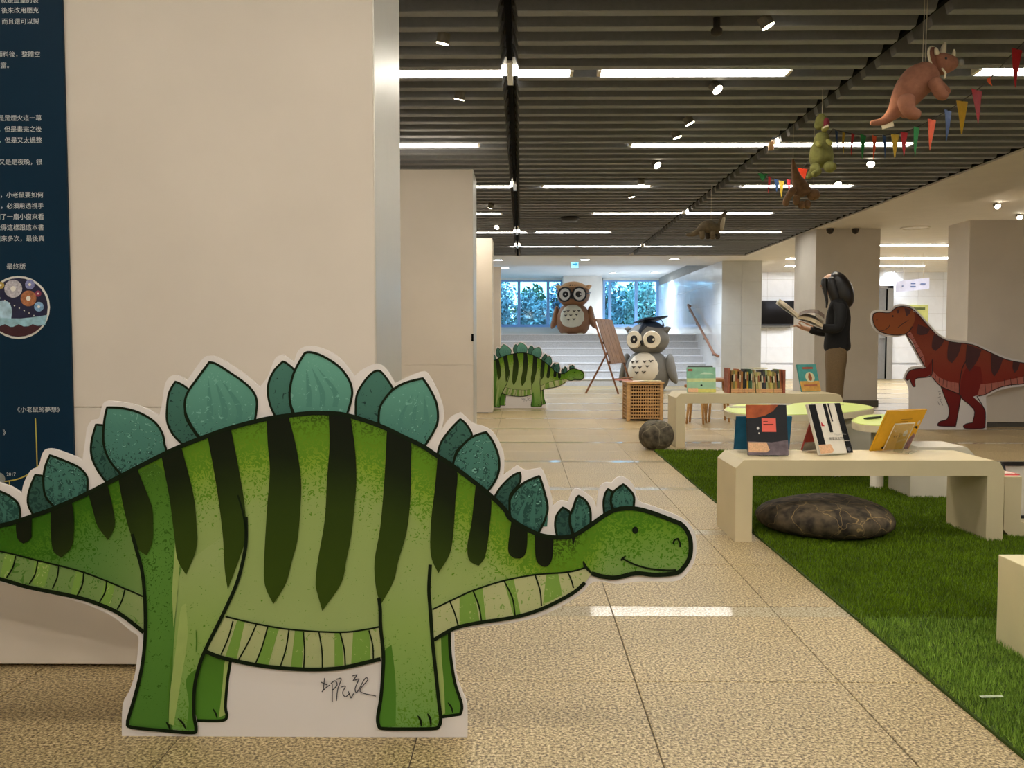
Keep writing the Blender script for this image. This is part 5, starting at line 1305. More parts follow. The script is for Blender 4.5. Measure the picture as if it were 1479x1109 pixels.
# ------------------------------------------------------------------ the two big owl figures
def owl(label, base, yaw, s, c_body, c_head_top, c_belly, glasses=False, cap=False):
    t = thing('owl_figure', label, 'figure', (0, 0, 0), None)
    mb = mat(label[:10] + '_body', c_body, .6, .06, 8); mt_ = mat(label[:10] + '_top', c_head_top, .6, .05, 8); ml = mat(label[:10] + '_belly', c_belly, .6, .03, 8)
    mw = mat('owl_eye_white' if glasses else 'owl_eye_cream', '#eeeae4' if glasses else '#e8dcc4', .4); mk = mat('owl_black', '#131214', .35)
    def grow(pr): return [(r * s, z * s) for r, z in pr]
    b = BM(); lathe(b, grow([(0, 0), (.26, .0), (.33, .03), (.40, .14), (.435, .30), (.43, .46), (.38, .60), (.30, .70), (.2, .76), (0, .78)]), (0, 0, 0), 36); obj('body', b, mb, t, smooth=True)
    b = BM(); ellipsoid(b, (0, -.165 * s, .39 * s), .345 * s, .305 * s, .365 * s, 32, 18); obj('belly', b, ml, t, smooth=True)
    def surf_belly(u, z):   # point on the belly ellipsoid front
        q = max(0, 1 - (u / .345) ** 2 - ((z - .39) / .365) ** 2); return Vector((u * s, (-.165 - .305 * math.sqrt(q) - .004) * s, z * s))
    for (u, z) in ((-.19, .56), (-.09, .57), (.06, .57), (.17, .58), (-.15, .46), (-.02, .46), (.12, .48), (-.08, .36), (.06, .37)):
        b = BM(); pts = [surf_belly(u - .04, z + .018), surf_belly(u - .015, z + .012), surf_belly(u, z - .012), surf_belly(u + .015, z + .012), surf_belly(u + .04, z + .018)]
        tube(b, pts, [.006 * s, .014 * s, .016 * s, .014 * s, .006 * s], 6); obj('feather_mark', b, mat('owl_mark', '#4a4238', .6), t)
    hz = 1.0
    b = BM(); ellipsoid(b, (0, 0, hz * s), .42 * s, .375 * s, .325 * s, 36, 22); obj('head', b, mb, t, smooth=True)
    if not cap:
        b = BM(); ellipsoid(b, (0, -.012 * s, (hz + .012) * s), .424 * s, .38 * s, .328 * s, 36, 22)
        bmesh.ops.bisect_plane(b, geom=b.verts[:] + b.edges[:] + b.faces[:], plane_co=(0, 0, (hz + .13) * s), plane_no=(0, .15, 1), clear_inner=True)
        obj('crown', b, mt_, t, smooth=True)
    for sg in (-1, 1):
        b = BM(); tube(b, [(sg * .33 * s, .0, (hz + .15) * s), (sg * .41 * s, -.01, (hz + .215) * s), (sg * .47 * s, -.01, (hz + .225) * s)], [.085 * s, .05 * s, .004], 10); obj('ear_tuft', b, mt_ if not cap else mb, t, smooth=True)
        ez = hz - .005; ex = .175; rr = .168
        ey = -.375 * math.sqrt(max(0, 1 - (ex / .42) ** 2 - ((ez - hz) / .325) ** 2))
        n = Vector((sg * .34, -1, .04)).normalized(); c = Vector((sg * ex, ey, ez)) * s
        b = BM(); disc(b, c - n * .03 * s, n, rr * s, .055 * s, 32); e = obj('eye', b, mw, t, smooth=False)
        b = BM(); disc(b, c + n * .024 * s + Vector((-sg * .02 * s, 0, 0)), n, .078 * s, .02 * s, 24); obj('pupil', b, mk, e)
        b = BM(); disc(b, c + n * .043 * s + Vector((.03 * s, 0, .0)), n, .022 * s, .008 * s, 14); obj('glint', b, mw, e)
        if glasses:
            b = BM(); ringm(b, c + n * .03 * s, n, .172 * s, .022 * s); obj('spectacle_rim', b, mk, t, smooth=True)
            b = BM(); tube(b, [c + n * .02 * s + Vector((sg * .16 * s, 0, 0)), (sg * .39 * s, -.17 * s, (hz + .02) * s), (sg * .425 * s, .02 * s, (hz + .05) * s)], .016 * s, 8); obj('spectacle_arm', b, mk, t, smooth=True)
        # wings
        b = BM(); ellipsoid(b, (0, 0, 0), .095 * s, .20 * s, .30 * s, 20, 14)
        for v in b.verts:
            k = (v.co.z / (.30 * s)); v.co.y *= (1 + .25 * k); v.co.x += -.0 + sg * .05 * s * (k * k)
        bmesh.ops.rotate(b, verts=b.verts[:], cent=(0, 0, 0), matrix=Matrix.Rotation(sg * R(-13), 3, 'Y'))
        bmesh.ops.translate(b, verts=b.verts[:], vec=(sg * .45 * s, .05 * s, .42 * s)); obj('wing', b, mb, t, smooth=True)
        b = BM(); ellipsoid(b, (sg * .15 * s, -.12 * s, .02 * s), .12 * s, .16 * s, .04 * s, 16, 8); obj('foot', b, ml, t, smooth=True)
    b = BM(); lathe(b, [(0, -.085 * s), (.022 * s, -.05 * s), (.05 * s, .0), (.04 * s, .03 * s), (0, .04 * s)], (0, 0, 0), 12, 1, .8)
    bmesh.ops.translate(b, verts=b.verts[:], vec=(0, -.385 * s, (hz - .055) * s)); obj('beak', b, mk, t, smooth=True)
    if glasses:
        b = BM(); tube(b, [(-.05 * s, -.40 * s, (hz + .03) * s), (0, -.415 * s, (hz + .045) * s), (.05 * s, -.40 * s, (hz + .03) * s)], .016 * s, 8); obj('spectacle_bridge', b, mk, t)
        for u in (-.06, 0, .06):
            b = BM(); tube(b, [(u * s, -.3 * s, (hz + .215) * s), ((u + .015) * s, -.30 * s, (hz + .25) * s)], [.02 * s, .004 * s], 6); obj('forehead_mark', b, mat('owl_mark', '#4a4238', .6), t)
    if cap:
        mc = mat('cap_navy', '#18263a', .55, .05)
        b = BM(); ellipsoid(b, (.03 * s, .03 * s, (hz + .045) * s), .36 * s, .35 * s, .315 * s, 32, 18)
        bmesh.ops.bisect_plane(b, geom=b.verts[:] + b.edges[:] + b.faces[:], plane_co=(0, 0, (hz + .17) * s), plane_no=(-.12, .10, 1), clear_inner=True); obj('cap_skull', b, mc, t, smooth=True)
        b = BM(); ax = Vector((math.cos(R(40)), math.sin(R(40)), .1)).normalized(); az = Vector((-.06, .14, 1)); az = (az - ax * az.dot(ax)).normalized(); ay = az.cross(ax)
        oriented(b, (.05 * s, .04 * s, (hz + .385) * s), ax, ay, az, .25 * s, .25 * s, .014 * s); obj('mortar_board', b, mc, t)
        b = BM(); tube(b, [(.05 * s, .04 * s, (hz + .405) * s), (.24 * s, .0, (hz + .40) * s), (.30 * s, .0, (hz + .33) * s), (.31 * s, .0, (hz + .25) * s)], [.008 * s, .008 * s, .008 * s, .022 * s], 8); obj('tassel', b, mc, t)
        b = BM(); tube(b, [(-.06 * s, -.36 * s, (hz + .06) * s), (-.05 * s, -.335 * s, (hz + .17) * s), (.0, -.25 * s, (hz + .27) * s)], [.01 * s, .035 * s, .06 * s], 8); obj('cap_peak', b, mc, t, smooth=True)
    t.location = base; t.rotation_euler = (0, 0, R(yaw)); return t
go = F(938, 565)
owl('grey owl figure in a navy graduation cap standing behind the hamper', (go.x, go.y + .3, 0), -24, 1.03, '#75736e', '#75736e', '#e3dac8', cap=True)
bo = P(828, 482, 22.0)
owl('brown owl figure with round black spectacles standing on the stair landing', (bo.x, 22.0, LZ), -9, 1.0, '#9a6a44', '#ecb884', '#e6e0c8', glasses=True)

# ------------------------------------------------------------------ the reading woman
wx, wy = P(1207, 560, 8.95).x, 8.95
wo = thing('person', 'woman with long dark hair in a black jacket and brown trousers reading an open book', 'person', (0, 0, 0))
SK = mat('skin', '#c99a7c', .5, .04, 20); JK = mat('black_jacket', '#09090b', .8, .15, 90, .05, 200); TR = mat('brown_trousers', '#6b5638', .8, .1, 90, .05, 200); HA = wood('dark_hair', '#080605', '#18100c', (14, 14, 1), .4, 8); SH = mat('shoe', '#1c1a19', .5)
# local axes: +X forward (where she faces), +Y her left, +Z up
V_, E_, R_ = chain([
    [((0, 0, .93), .085), ((.0, 0, 1.08), .085), ((-.01, 0, 1.24), .105), ((-.005, 0, 1.36), .07), ((-.005, 0, 1.435), .045), ((.012, 0, 1.49), .048), ((.045, 0, 1.555), .075), ((.04, 0, 1.615), .088)],
    [3, ((-.02, .15, 1.365), .04), ((-.03, .19, 1.25), .046), ((-.01, .205, 1.13), .042), ((.11, .185, 1.13), .036), ((.235, .135, 1.165), .026), ((.285, .115, 1.185), .028)],
    [3, ((-.02, -.15, 1.365), .04), ((-.01, -.19, 1.24), .046), ((.02, -.20, 1.11), .042), ((.15, -.17, 1.10), .036), ((.29, -.11, 1.125), .026), ((.34, -.09, 1.14), .028)],
    [0, ((.0, .08, .84), .07), ((.02, .09, .50), .058), ((-.01, .09, .10), .04), ((.05, .10, .035), .038), ((.14, .11, .025), .03)],
    [0, ((.0, -.08, .84), .07), ((.02, -.09, .50), .058), ((-.01, -.09, .10), .04), ((.05, -.10, .035), .038), ((.14, -.11, .025), .03)]])
def finger_chains(pi, base, fwd, side, n0):
    """four unequal bent fingers and a thumb rooted in the palm vertex pi"""
    out = []
    for k, (o, l) in enumerate([(-.024, .062), (-.008, .07), (.008, .066), (.024, .052)]):
        b0 = base + side * o + fwd * .02
        out.append([pi, (b0, .0095), (b0 + fwd * l * .5 + Vector((0, 0, .012)), .0085), (b0 + fwd * l * .85 + Vector((0, 0, -.004)), .007)])
    tb_ = base + side * -.028 - fwd * .005 + Vector((0, 0, .01))
    out.append([pi, (tb_, .0105), (tb_ + side * -.02 + fwd * .025 + Vector((0, 0, .02)), .009), (tb_ + side * -.01 + fwd * .045 + Vector((0, 0, .03)), .0075)])
    return out
def add_chains(cs):
    for c in cs:
        prev = c[0]
        for p_, r_ in c[1:]:
            V_.append(Vector(p_)); R_.append(r_); E_.append((prev, len(V_) - 1)); prev = len(V_) - 1
add_chains(finger_chains(13, Vector((.30, .11, 1.19)), Vector((.95, -.25, .1)).normalized(), Vector((.25, .95, 0)).normalized(), 0))
add_chains(finger_chains(19, Vector((.355, -.085, 1.145)), Vector((.97, .2, .12)).normalized(), Vector((.2, -.97, 0)).normalized(), 0))
bo_ = obj('body', skin_mesh(V_, E_, R_, 1), SK, wo, smooth=True)
b = BM(); ellipsoid(b, (.055, 0, 1.575), .095, .072, .118, 24, 18, Euler((0, R(24), 0)))
for v in b.verts:    # chin and brow shaping
    if v.co.x > .10: v.co.y *= .88
obj('face', b, SK, bo_, smooth=True)
b = BM(); tube(b, [(.135, 0, 1.60), (.158, 0, 1.565), (.146, 0, 1.552)], [.008, .014, .010], 8); obj('nose', b, SK, bo_, smooth=True)
for s in (-1, 1):
    b = BM(); ellipsoid(b, (.137, s * .03, 1.588), .008, .014, .006, 12, 8); obj('eye', b, mat('eye_dark', '#1a1412', .2), bo_, smooth=True)
    b = BM(); ellipsoid(b, (.04, s * .072, 1.57), .018, .01, .03, 12, 8); obj('ear', b, SK, bo_, smooth=True)
b = BM(); tube(b, [(.118, -.022, 1.522), (.128, 0, 1.52), (.118, .022, 1.522)], [.003, .006, .003], 6); obj('mouth', b, mat('lips', '#9b5a50', .5), bo_, smooth=True)
# jacket: body and sleeves as one garment
jv, je, jr = chain([
    [((-.01, 0, .86), .158), ((-.005, 0, .98), .142), ((-.005, 0, 1.10), .125), ((-.015, 0, 1.24), .14), ((-.02, 0, 1.36), .118), ((-.012, 0, 1.42), .075)],
    [4, ((-.02, .155, 1.375), .072), ((-.03, .20, 1.25), .062), ((-.01, .215, 1.12), .058), ((.11, .19, 1.12), .05), ((.235, .135, 1.16), .04)],
    [4, ((-.02, -.155, 1.375), .072), ((-.01, -.20, 1.24), .062), ((.02, -.21, 1.10), .058), ((.15, -.17, 1.09), .05), ((.28, -.115, 1.12), .04)]])
obj('jacket', skin_mesh(jv, je, jr, 2), JK, wo, smooth=True)
tv_, te_, tr_ = chain([[((0, 0, 1.02), .118), ((.0, 0, .86), .138)], [1, ((.005, .08, .74), .105), ((.015, .09, .45), .088), ((-.005, .09, .07), .075)], [1, ((.005, -.08, .74), .105), ((.015, -.09, .45), .088), ((-.005, -.09, .07), .075)]])
obj('trousers', skin_mesh(tv_, te_, tr_, 2), TR, wo, smooth=True)
for s in (-1, 1):
    sv, se, sr = chain([[((-.03, s * .09, .045), .044), ((.04, s * .097, .045), .045), ((.12, s * .105, .036), .036), ((.17, s * .11, .03), .025)]])
    obj('shoe', skin_mesh(sv, se, sr, 2), SH, wo, smooth=True)
# hair: scalp volume, long back fall and two front locks
for s in (-1, 1):
    lv, le, lr = chain([[((.125, s * .04, 1.655), .04), ((.135, s * .062, 1.59), .032), ((.115, s * .075, 1.49), .018), ((.10, s * .075, 1.40), .013), ((.105, s * .072, 1.34), .006)]])
    obj('hair_lock', skin_mesh(lv, le, lr, 2), HA, wo, smooth=True)
hv, he, hr_ = chain([[((.085, 0, 1.632), .088), ((.02, 0, 1.64), .108), ((-.03, 0, 1.57), .118), ((-.05, 0, 1.47), .122), ((-.075, 0, 1.39), .112), ((-.12, 0, 1.335), .05)]])
obj('hair', skin_mesh(hv, he, hr_, 2), HA, wo, smooth=True)
for s in (-1, 1):
    lv, le, lr = chain([[((.06, s * .05, 1.665), .055), ((.062, s * .07, 1.58), .056), ((.035, s * .072, 1.48), .058), ((.01, s * .075, 1.40), .045), ((.015, s * .075, 1.34), .015)]])
    obj('hair_lock', skin_mesh(lv, le, lr, 2), HA, wo, smooth=True)
b = BM(); box(b, .04, .07, .115, .128, .80, .835, .003); obj('pocket_tag', b, JK, wo)
wo.location = (wx, wy, 0); wo.rotation_euler = (0, 0, R(180 - 18))
# the open book in her hands
ob = thing('open_book', 'large open picture book held up by the reading woman', 'book', (0, 0, 0))
MP = mat('open_pages', '#b8a88c', .7, .5, 9)
def leaf(sgn, ang, w2, h2, nm, th, m, off=0.0, curve=.0):
    b = BM(); n = 7; up = []; dn = []
    for i in range(n):
        u = w2 * i / (n - 1); zz = curve * math.sin(math.pi * i / (n - 1)) + off
        x = u * math.cos(R(ang)) * sgn; z = u * math.sin(R(ang)) + zz
        up.append([b.verts.new((x, -h2 / 2, z + th)), b.verts.new((x, h2 / 2, z + th))]); dn.append([b.verts.new((x, -h2 / 2, z)), b.verts.new((x, h2 / 2, z))])
    for i in range(n - 1):
        b.faces.new((up[i][0], up[i + 1][0], up[i + 1][1], up[i][1])); b.faces.new((dn[i][0], dn[i][1], dn[i + 1][1], dn[i + 1][0]))
        b.faces.new((up[i][0], dn[i][0], dn[i + 1][0], up[i + 1][0])); b.faces.new((up[i][1], up[i + 1][1], dn[i + 1][1], dn[i][1]))
    b.faces.new((up[0][0], up[0][1], dn[0][1], dn[0][0])); b.faces.new((up[-1][0], dn[-1][0], dn[-1][1], up[-1][1]))
    bmesh.ops.recalc_face_normals(b, faces=b.faces); obj(nm, b, m, ob, smooth=False)
leaf(1, 4, .26, .25, 'back_cover', .003, mat('open_cover', '#e4ded2', .5, .04), 0)
leaf(-1, 10, .26, .25, 'front_cover', .003, mat('open_cover', '#e4ded2', .5, .04), 0)
leaf(1, 6, .25, .245, 'page_block', .03, MP, .004, .022)
leaf(1, 20, .24, .245, 'turning_page', .0015, mat('page_dark_print', '#5b4636', .6, .5, 18), .036, .05)
leaf(-1, 14, .25, .245, 'page_block', .006, MP, .004, .008)
cb = P(1152, 458, 8.78)
ob.location = cb; ob.rotation_euler = (R(12), R(27), R(-14))

# ------------------------------------------------------------------ hanging plush dinosaurs
def cord(b, p, q, r=.0018): tube(b, [p, q], r, 5)
M_cord = mat('white_cord', '#cfc8b8', .6)
def pxy(pts, Y, dy=0): return [P(a[0], a[1], Y + (a[2] if len(a) > 2 else 0) + dy) for a in pts]
def limb(t, nm, pts, rad, Y, m, sub=2):
    """pts: photo points with depth offsets; rad in photo pixels"""
    k = (1.0 if nm in ('leg', 'arm', 'horn') else 1.2) * Y / FPX
    v, e, r = chain([[(p_, q * k) for p_, q in zip(pxy(pts, Y), rad)]])
    return obj(nm, skin_mesh(v, e, r, sub), m, t, smooth=True)
def ball(t, nm, pt, Y, rx, ry, rz, m, rot=None):
    k = Y / FPX; b = BM(); ellipsoid(b, P(pt[0], pt[1], Y + (pt[2] if len(pt) > 2 else 0)), rx * k, ry * k, rz * k, 16, 12, rot); return obj(nm, b, m, t, smooth=True)
# triceratops
YT = 4.45
o0 = P(1325, 125, YT)
tri = thing('plush_triceratops', 'orange brown plush triceratops hanging above the bunting', 'plush toy', tuple(o0), 'hanging plush dinosaurs')
MT = mat('plush_rust', '#94624a', .95, .14, 40, .2, 300); MTd = mat('plush_rust_dark', '#84533e', .95, .12, 40, .2, 300); MHn = mat('plush_horn', '#ddd0b0', .8, .06, 30)
limb(tri, 'body', [(1256, 178), (1275, 176), (1292, 163), (1308, 140), (1322, 118), (1338, 110), (1350, 100)], [3, 5, 9, 19, 22, 20, 14], YT, MT)
limb(tri, 'head', [(1347, 97), (1358, 92), (1372, 92), (1384, 91)], [13, 15, 11, 6], YT, MT)
b = BM(); c = P(1349, 88, YT + .01); fn = Vector((.62, -.75, .22)).normalized(); disc(b, c, fn, 19 * YT / FPX, .02, 22)
fr_ = obj('frill', b, MTd, tri, smooth=True)
b = BM(); ringm(b, c + fn * .008, fn, 19.5 * YT / FPX, .006, 24, 6); obj('frill_edge', b, MHn, fr_, smooth=True)
limb(tri, 'beak', [(1382, 90), (1389, 90), (1390, 96)], [6, 5, 2], YT, mat('plush_grey', '#8c8a84', .9))
for pts, rr in (([(1354, 80, -.03), (1352, 72, -.035), (1351, 68, -.035)], [4, 3, 1]), ([(1361, 80, .02), (1363, 68, .02), (1366, 60, .02)], [5, 4, 1]), ([(1376, 84), (1378, 76), (1378, 71)], [3.5, 2.6, 1])): limb(tri, 'horn', pts, rr, YT, MHn)
for pts, rr in (([(1345, 113, -.09), (1354, 124, -.1), (1358, 138, -.1), (1370, 140, -.1)], [11, 10, 9, 7]), ([(1310, 135, -.1), (1308, 152, -.11), (1316, 166, -.11), (1331, 166, -.11)], [13, 13, 10, 8]), ([(1350, 118, .07), (1362, 130, .08), (1372, 136, .08)], [9, 8, 6]), ([(1305, 145, .08), (1305, 160, .08), (1314, 170, .08)], [12, 10, 8])): limb(tri, 'leg', pts, rr, YT, MT)
ball(tri, 'eye', (1366, 84.5, -.05), YT, 2, 2, 2, M_black)
limb(tri, 'neck_ribbon', [(1360, 98, -.06), (1366, 106, -.06), (1364, 114, -.06)], [1.2, 1.2, 1.2], YT, MHn, 1)
b = BM(); a_ = P(1282, 181, YT); oriented(b, a_, (1, 0, .25), (0, 1, 0), (-.25, 0, 1), .03, .001, .012); obj('fabric_tag', b, MHn, tri)
for px in (1332, 1336):
    b = BM(); q = P(px, 104, YT); cord(b, q, (q.x + .004, q.y, HC + .05)); obj('hanging_cord', b, M_cord, tri)
# green tyrannosaur
YG = 5.85; o0 = P(1188, 215, YG)
gt = thing('plush_tyrannosaur', 'olive green plush tyrannosaur with open red mouth hanging under the ceiling', 'plush toy', tuple(o0), 'hanging plush dinosaurs')
MG = mat('plush_olive', '#75733a', .95, .25, 30, .2, 300); MGl = mat('plush_olive_pale', '#98944c', .95, .1, 30)
limb(gt, 'body', [(1187, 243), (1186, 228), (1186, 212), (1187, 199), (1186, 190)], [13, 16, 13, 8, 8], YG, MG)
limb(gt, 'head', [(1187, 188), (1186, 178), (1188, 170), (1191, 168)], [9, 9, 8, 6], YG, MG)
ball(gt, 'mouth', (1193, 178, -.035), YG, 5, 5, 8, mat('plush_mouth', '#7a1f2c', .8))
limb(gt, 'jaw', [(1186, 187, -.03), (1192, 187, -.05), (1197, 182, -.05)], [4, 3.5, 2.5], YG, MGl)
b = BM()
for k in range(5): lathe(b, [(.006, 0), (0, .014)], tuple(P(1189 + 1.7 * k, 185.5 - k * .8, YG - .085)), 6)
obj('teeth', b, MHn, gt, kind='stuff')
for pts, rr in (([(1178, 238, -.03), (1176, 246, -.06), (1184, 247, -.1), (1173, 253, -.12)], [9, 8, 5, 5]), ([(1196, 236, -.03), (1198, 243, -.06), (1201, 241, -.1), (1208, 239, -.12)], [9, 9, 7, 5])): limb(gt, 'leg', pts, rr, YG, MG)
for pts, rr in (([(1180, 205, -.05), (1183, 210, -.09), (1186, 208, -.1)], [4, 3.5, 3]), ([(1194, 203, -.04), (1199, 206, -.07), (1201, 210, -.07)], [4, 3.5, 3])): limb(gt, 'arm', pts, rr, YG, MGl)
limb(gt, 'tail', [(1180, 244, .03), (1172, 250, .03), (1165, 259, .03)], [8, 5, 2], YG, MG)
b = BM(); q = P(1187.5, 166, YG); cord(b, q, (q.x, q.y, HC + .05)); obj('hanging_cord', b, M_cord, gt)
# brown one hanging tail-up
YB = 6.95; o0 = P(1158, 270, YB)
bd = thing('plush_sauropod', 'brown plush dinosaur with upright pointed tail hanging below the bunting', 'plush toy', tuple(o0), 'hanging plush dinosaurs')
MB_ = mat('plush_brown', '#6e5034', .95, .25, 30, .2, 300)
limb(bd, 'body', [(1145, 229), (1147, 243), (1150, 256), (1157, 272), (1161, 285)], [1.2, 3.5, 6, 11, 13], YB, MB_)
limb(bd, 'head', [(1166, 282), (1173, 281), (1178, 280), (1180, 289)], [7, 7, 8, 5], YB, MB_)
for pts, rr in (([(1148, 272, -.05), (1140, 281, -.07), (1135, 291, -.08), (1135, 298, -.08)], [6, 5, 5, 5]), ([(1151, 282, -.06), (1150, 290, -.07), (1150, 297, -.07)], [6, 5, 4.5]), ([(1158, 290, -.07), (1158, 297, -.08), (1157, 301, -.09)], [6, 5, 5]), ([(1166, 289, -.05), (1166, 297, -.07), (1165, 301, -.08)], [6, 5, 5])): limb(bd, 'leg', pts, rr, YB, MB_)
for px, py in ((1145.5, 229), (1175, 274)):
    b = BM(); q = P(px, py, YB); cord(b, q, (q.x, q.y, HC + .05)); obj('hanging_cord', b, M_cord, bd)
# grey brachiosaur
YC = 9.4; o0 = P(1025, 330, YC)
br = thing('plush_brachiosaur', 'grey brown plush long-necked dinosaur hanging over the walkway', 'plush toy', tuple(o0), 'hanging plush dinosaurs')
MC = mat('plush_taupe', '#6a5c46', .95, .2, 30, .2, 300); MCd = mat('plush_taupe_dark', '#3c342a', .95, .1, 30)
limb(br, 'body', [(990, 339), (1000, 339), (1009, 334), (1016, 327), (1026, 327), (1036, 331), (1041, 325), (1044, 314), (1046, 307)], [1.5, 3, 4, 8, 9, 7.5, 4.5, 3.4, 3.8], YC, MC)
limb(br, 'head', [(1045, 307), (1048, 306), (1050.5, 308)], [3.8, 3.2, 2], YC, MCd)
limb(br, 'throat', [(1041, 333, -.03), (1043, 324, -.03), (1046, 313, -.02)], [3.5, 3, 2], YC, mat('plush_pale', '#b3a68c', .95))
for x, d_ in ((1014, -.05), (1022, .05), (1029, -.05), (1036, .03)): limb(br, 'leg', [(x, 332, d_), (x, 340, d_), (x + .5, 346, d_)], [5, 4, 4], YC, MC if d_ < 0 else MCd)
b = BM(); q = P(1027, 319, YC); cord(b, q, (q.x, q.y, HC + .05)); obj('hanging_cord', b, M_cord, br)

# ------------------------------------------------------------------ bunting
FC = {'red': '#c22c34', 'orange': '#e0673a', 'yellow': '#d8b93c', 'blue': '#3f5f92', 'green': '#2f8f4c'}
def bunting(label, path, flags):
    """path: photo points with distances; flags: (x, y of the top edge, colour, turn, width)"""
    pts = [P(*p_) for p_ in path]
    t = thing('bunting', label, 'bunting', tuple(pts[len(pts) // 2]), 'flag buntings under the ceiling')
    xs = [p_[0] for p_ in path]
    sm = []
    for i in range(len(pts) - 1):
        p1, p2 = pts[i], pts[i + 1]; p0 = pts[i - 1] if i else p1; p3 = pts[i + 2] if i + 2 < len(pts) else p2
        for k in range(5):
            u = k / 5; sm.append(.5 * ((2 * p1) + (p2 - p0) * u + (2 * p0 - 5 * p1 + 4 * p2 - p3) * u * u + (3 * p1 - p0 - 3 * p2 + p3) * u ** 3))
    sm.append(pts[-1])
    b = BM(); tube(b, sm, .003, 6); obj('cord', b, mat('bunting_cord', '#3a3a40', .7), t)
    def at(px):
        best = min(sm, key=lambda v: abs((v - CAM_LOC).x / (v - CAM_LOC).y - ray(px, 200).x / ray(px, 200).y)); return best
    for i, (px, colr, turn, wd, hg) in enumerate(flags):
        c = at(px); d = Vector((math.cos(R(turn)), math.sin(R(turn)), 0)); n = Vector((-d.y, d.x, 0))
        b = BM(); rows = 5; L_ = []
        for r_ in range(rows):
            f = r_ / (rows - 1); hw = wd / 2 * (1 - f) + .003; sway = .012 * math.sin(f * 2.5 + i)
            L_.append([b.verts.new(c + d * s_ * hw + Vector((0, 0, -hg * f)) + n * (sway + .006 * s_ * (1 - f)) + d * sway * .6) for s_ in (-1, 0, 1)])
        for a_, c_ in zip(L_, L_[1:]):
            for k in range(2): b.faces.new((a_[k], a_[k + 1], c_[k + 1], c_[k]))
        bmesh.ops.solidify(b, geom=b.faces[:], thickness=.0012)
        obj('flag', b, mat('flag_' + colr, FC[colr], .7, .06, 30), t)
bunting('colourful triangular flag bunting running down from the top right corner', [(1492, 48, 4.6), (1462, 78, 4.75), (1425, 118, 5.0), (1395, 142, 5.25), (1368, 160, 5.45), (1330, 181, 5.8), (1300, 192, 6.1), (1262, 196, 6.35), (1225, 192, 6.6), (1203, 186, 6.72)],
    [(1463, 'red', 20, .085, .20), (1428, 'orange', 75, .05, .05), (1408, 'red', 28, .11, .2), (1389, 'yellow', 12, .085, .2), (1366, 'blue', 30, .085, .19), (1344, 'orange', 25, .085, .19), (1325, 'green', 30, .075, .19), (1304, 'red', 20, .07, .165), (1290, 'yellow', 10, .065, .17), (1275, 'blue', 35, .06, .17), (1260, 'orange', 30, .06, .17), (1245, 'green', 20, .06, .17), (1234, 'red', 40, .06, .16), (1221, 'yellow', 40, .055, .16), (1211, 'blue', 40, .055, .15)])
bunting('shorter flag bunting behind the hanging brown and green dinosaurs', [(1203, 186, 6.72), (1180, 218, 7.1), (1162, 240, 7.35), (1150, 253, 7.5), (1132, 261, 7.7), (1115, 257, 7.95), (1095, 247, 8.2)],
    [(1160, 'orange', 20, .10, .18), (1153, 'green', 30, .08, .11), (1141, 'red', 30, .06, .11), (1131, 'yellow', 20, .06, .15), (1122, 'blue', 20, .065, .11), (1113, 'red', 40, .06, .15), (1102, 'green', 10, .10, .07)])
b = BM(); p = P(1112, 207, 7.45); box(b, p.x - .012, p.x + .03, 7.44, 7.452, p.z - .06, HC + .02, .001); tag(obj('paper_strip', b, mat('paper_strip', '#d8a878', .6), None, (p.x, 7.45, p.z)), 'small peach paper strip stuck on the ceiling by the second tube row', 'paper')

# ------------------------------------------------------------------ smaller fittings
b = BM(); c = F(823, 316, HC - .015); lathe(b, [(.05, -.04), (.10, -.03), (.13, 0), (.13, .015)], tuple(c), 24); tag(obj('smoke_detector', b, M_black, None, tuple(c), smooth=True), 'dark round detector on the slat ceiling right of the black seam', 'detector')
b = BM(); c = F(1035, 37, HC - .02); lathe(b, [(.0, -.05), (.03, -.045), (.03, -.02), (.018, -.01), (.018, .04)], tuple(c), 16); tag(obj('sprinkler', b, M_slab, None, tuple(c), smooth=True), 'small dark sprinkler cylinder near the top of the slat ceiling', 'sprinkler')
for px, py, lb in ((1200, 334, 'left dark dome camera above the pillar face'), (1236.5, 333, 'right dark dome camera above the pillar face')):
    c = P(px, py, 12.9); b = BM(); ellipsoid(b, (c.x, 12.93, HC - .02), .055, .055, .075, 16, 10); o = thing('dome_camera', lb, 'camera', (c.x, 12.93, HC - .09), 'dome cameras over the pillar')
    obj('dome', b, mat('dome_brown', '#2c231c', .25), o, smooth=True); b = BM(); lathe(b, [(.07, -.012), (.07, 0)], (c.x, 12.93, HC), 20); obj('mount', b, M_fix, o)
# exit sign
ey_ = 18.5; c = P(830, 381, ey_)
ex = thing('exit_sign', 'small glowing cyan exit sign hanging above the landing', 'sign', (c.x, ey_, c.z))
b = BM(); box(b, c.x - .085, c.x + .085, ey_, ey_ + .05, c.z - .095, c.z + .08, .004); obj('housing', b, M_fix, ex)
b = BM(); box(b, c.x - .078, c.x + .078, ey_ - .004, ey_, c.z - .088, c.z + .062); obj('panel', b, emis('exit_glow', (.35, .78, 1.0), 1.15), ex)
b = BM(); tube(b, [(c.x, ey_ + .025, c.z + .08), (c.x, ey_ + .025, HC + .0)], .012, 8); obj('stem', b, M_fix, ex)
M_exi = emis('exit_icon', (.05, .42, .75), .6)
b = BM(); beam(b, (c.x - .05, ey_ - .006, c.z - .01), (c.x + .03, ey_ - .006, c.z - .01), .004, .03); vs = [b.verts.new((c.x + u, ey_ - .008, c.z - .01 + v)) for u, v in ((.02, .045), (.062, 0), (.02, -.045))]; b.faces.new(vs); obj('arrow', b, M_exi, ex)
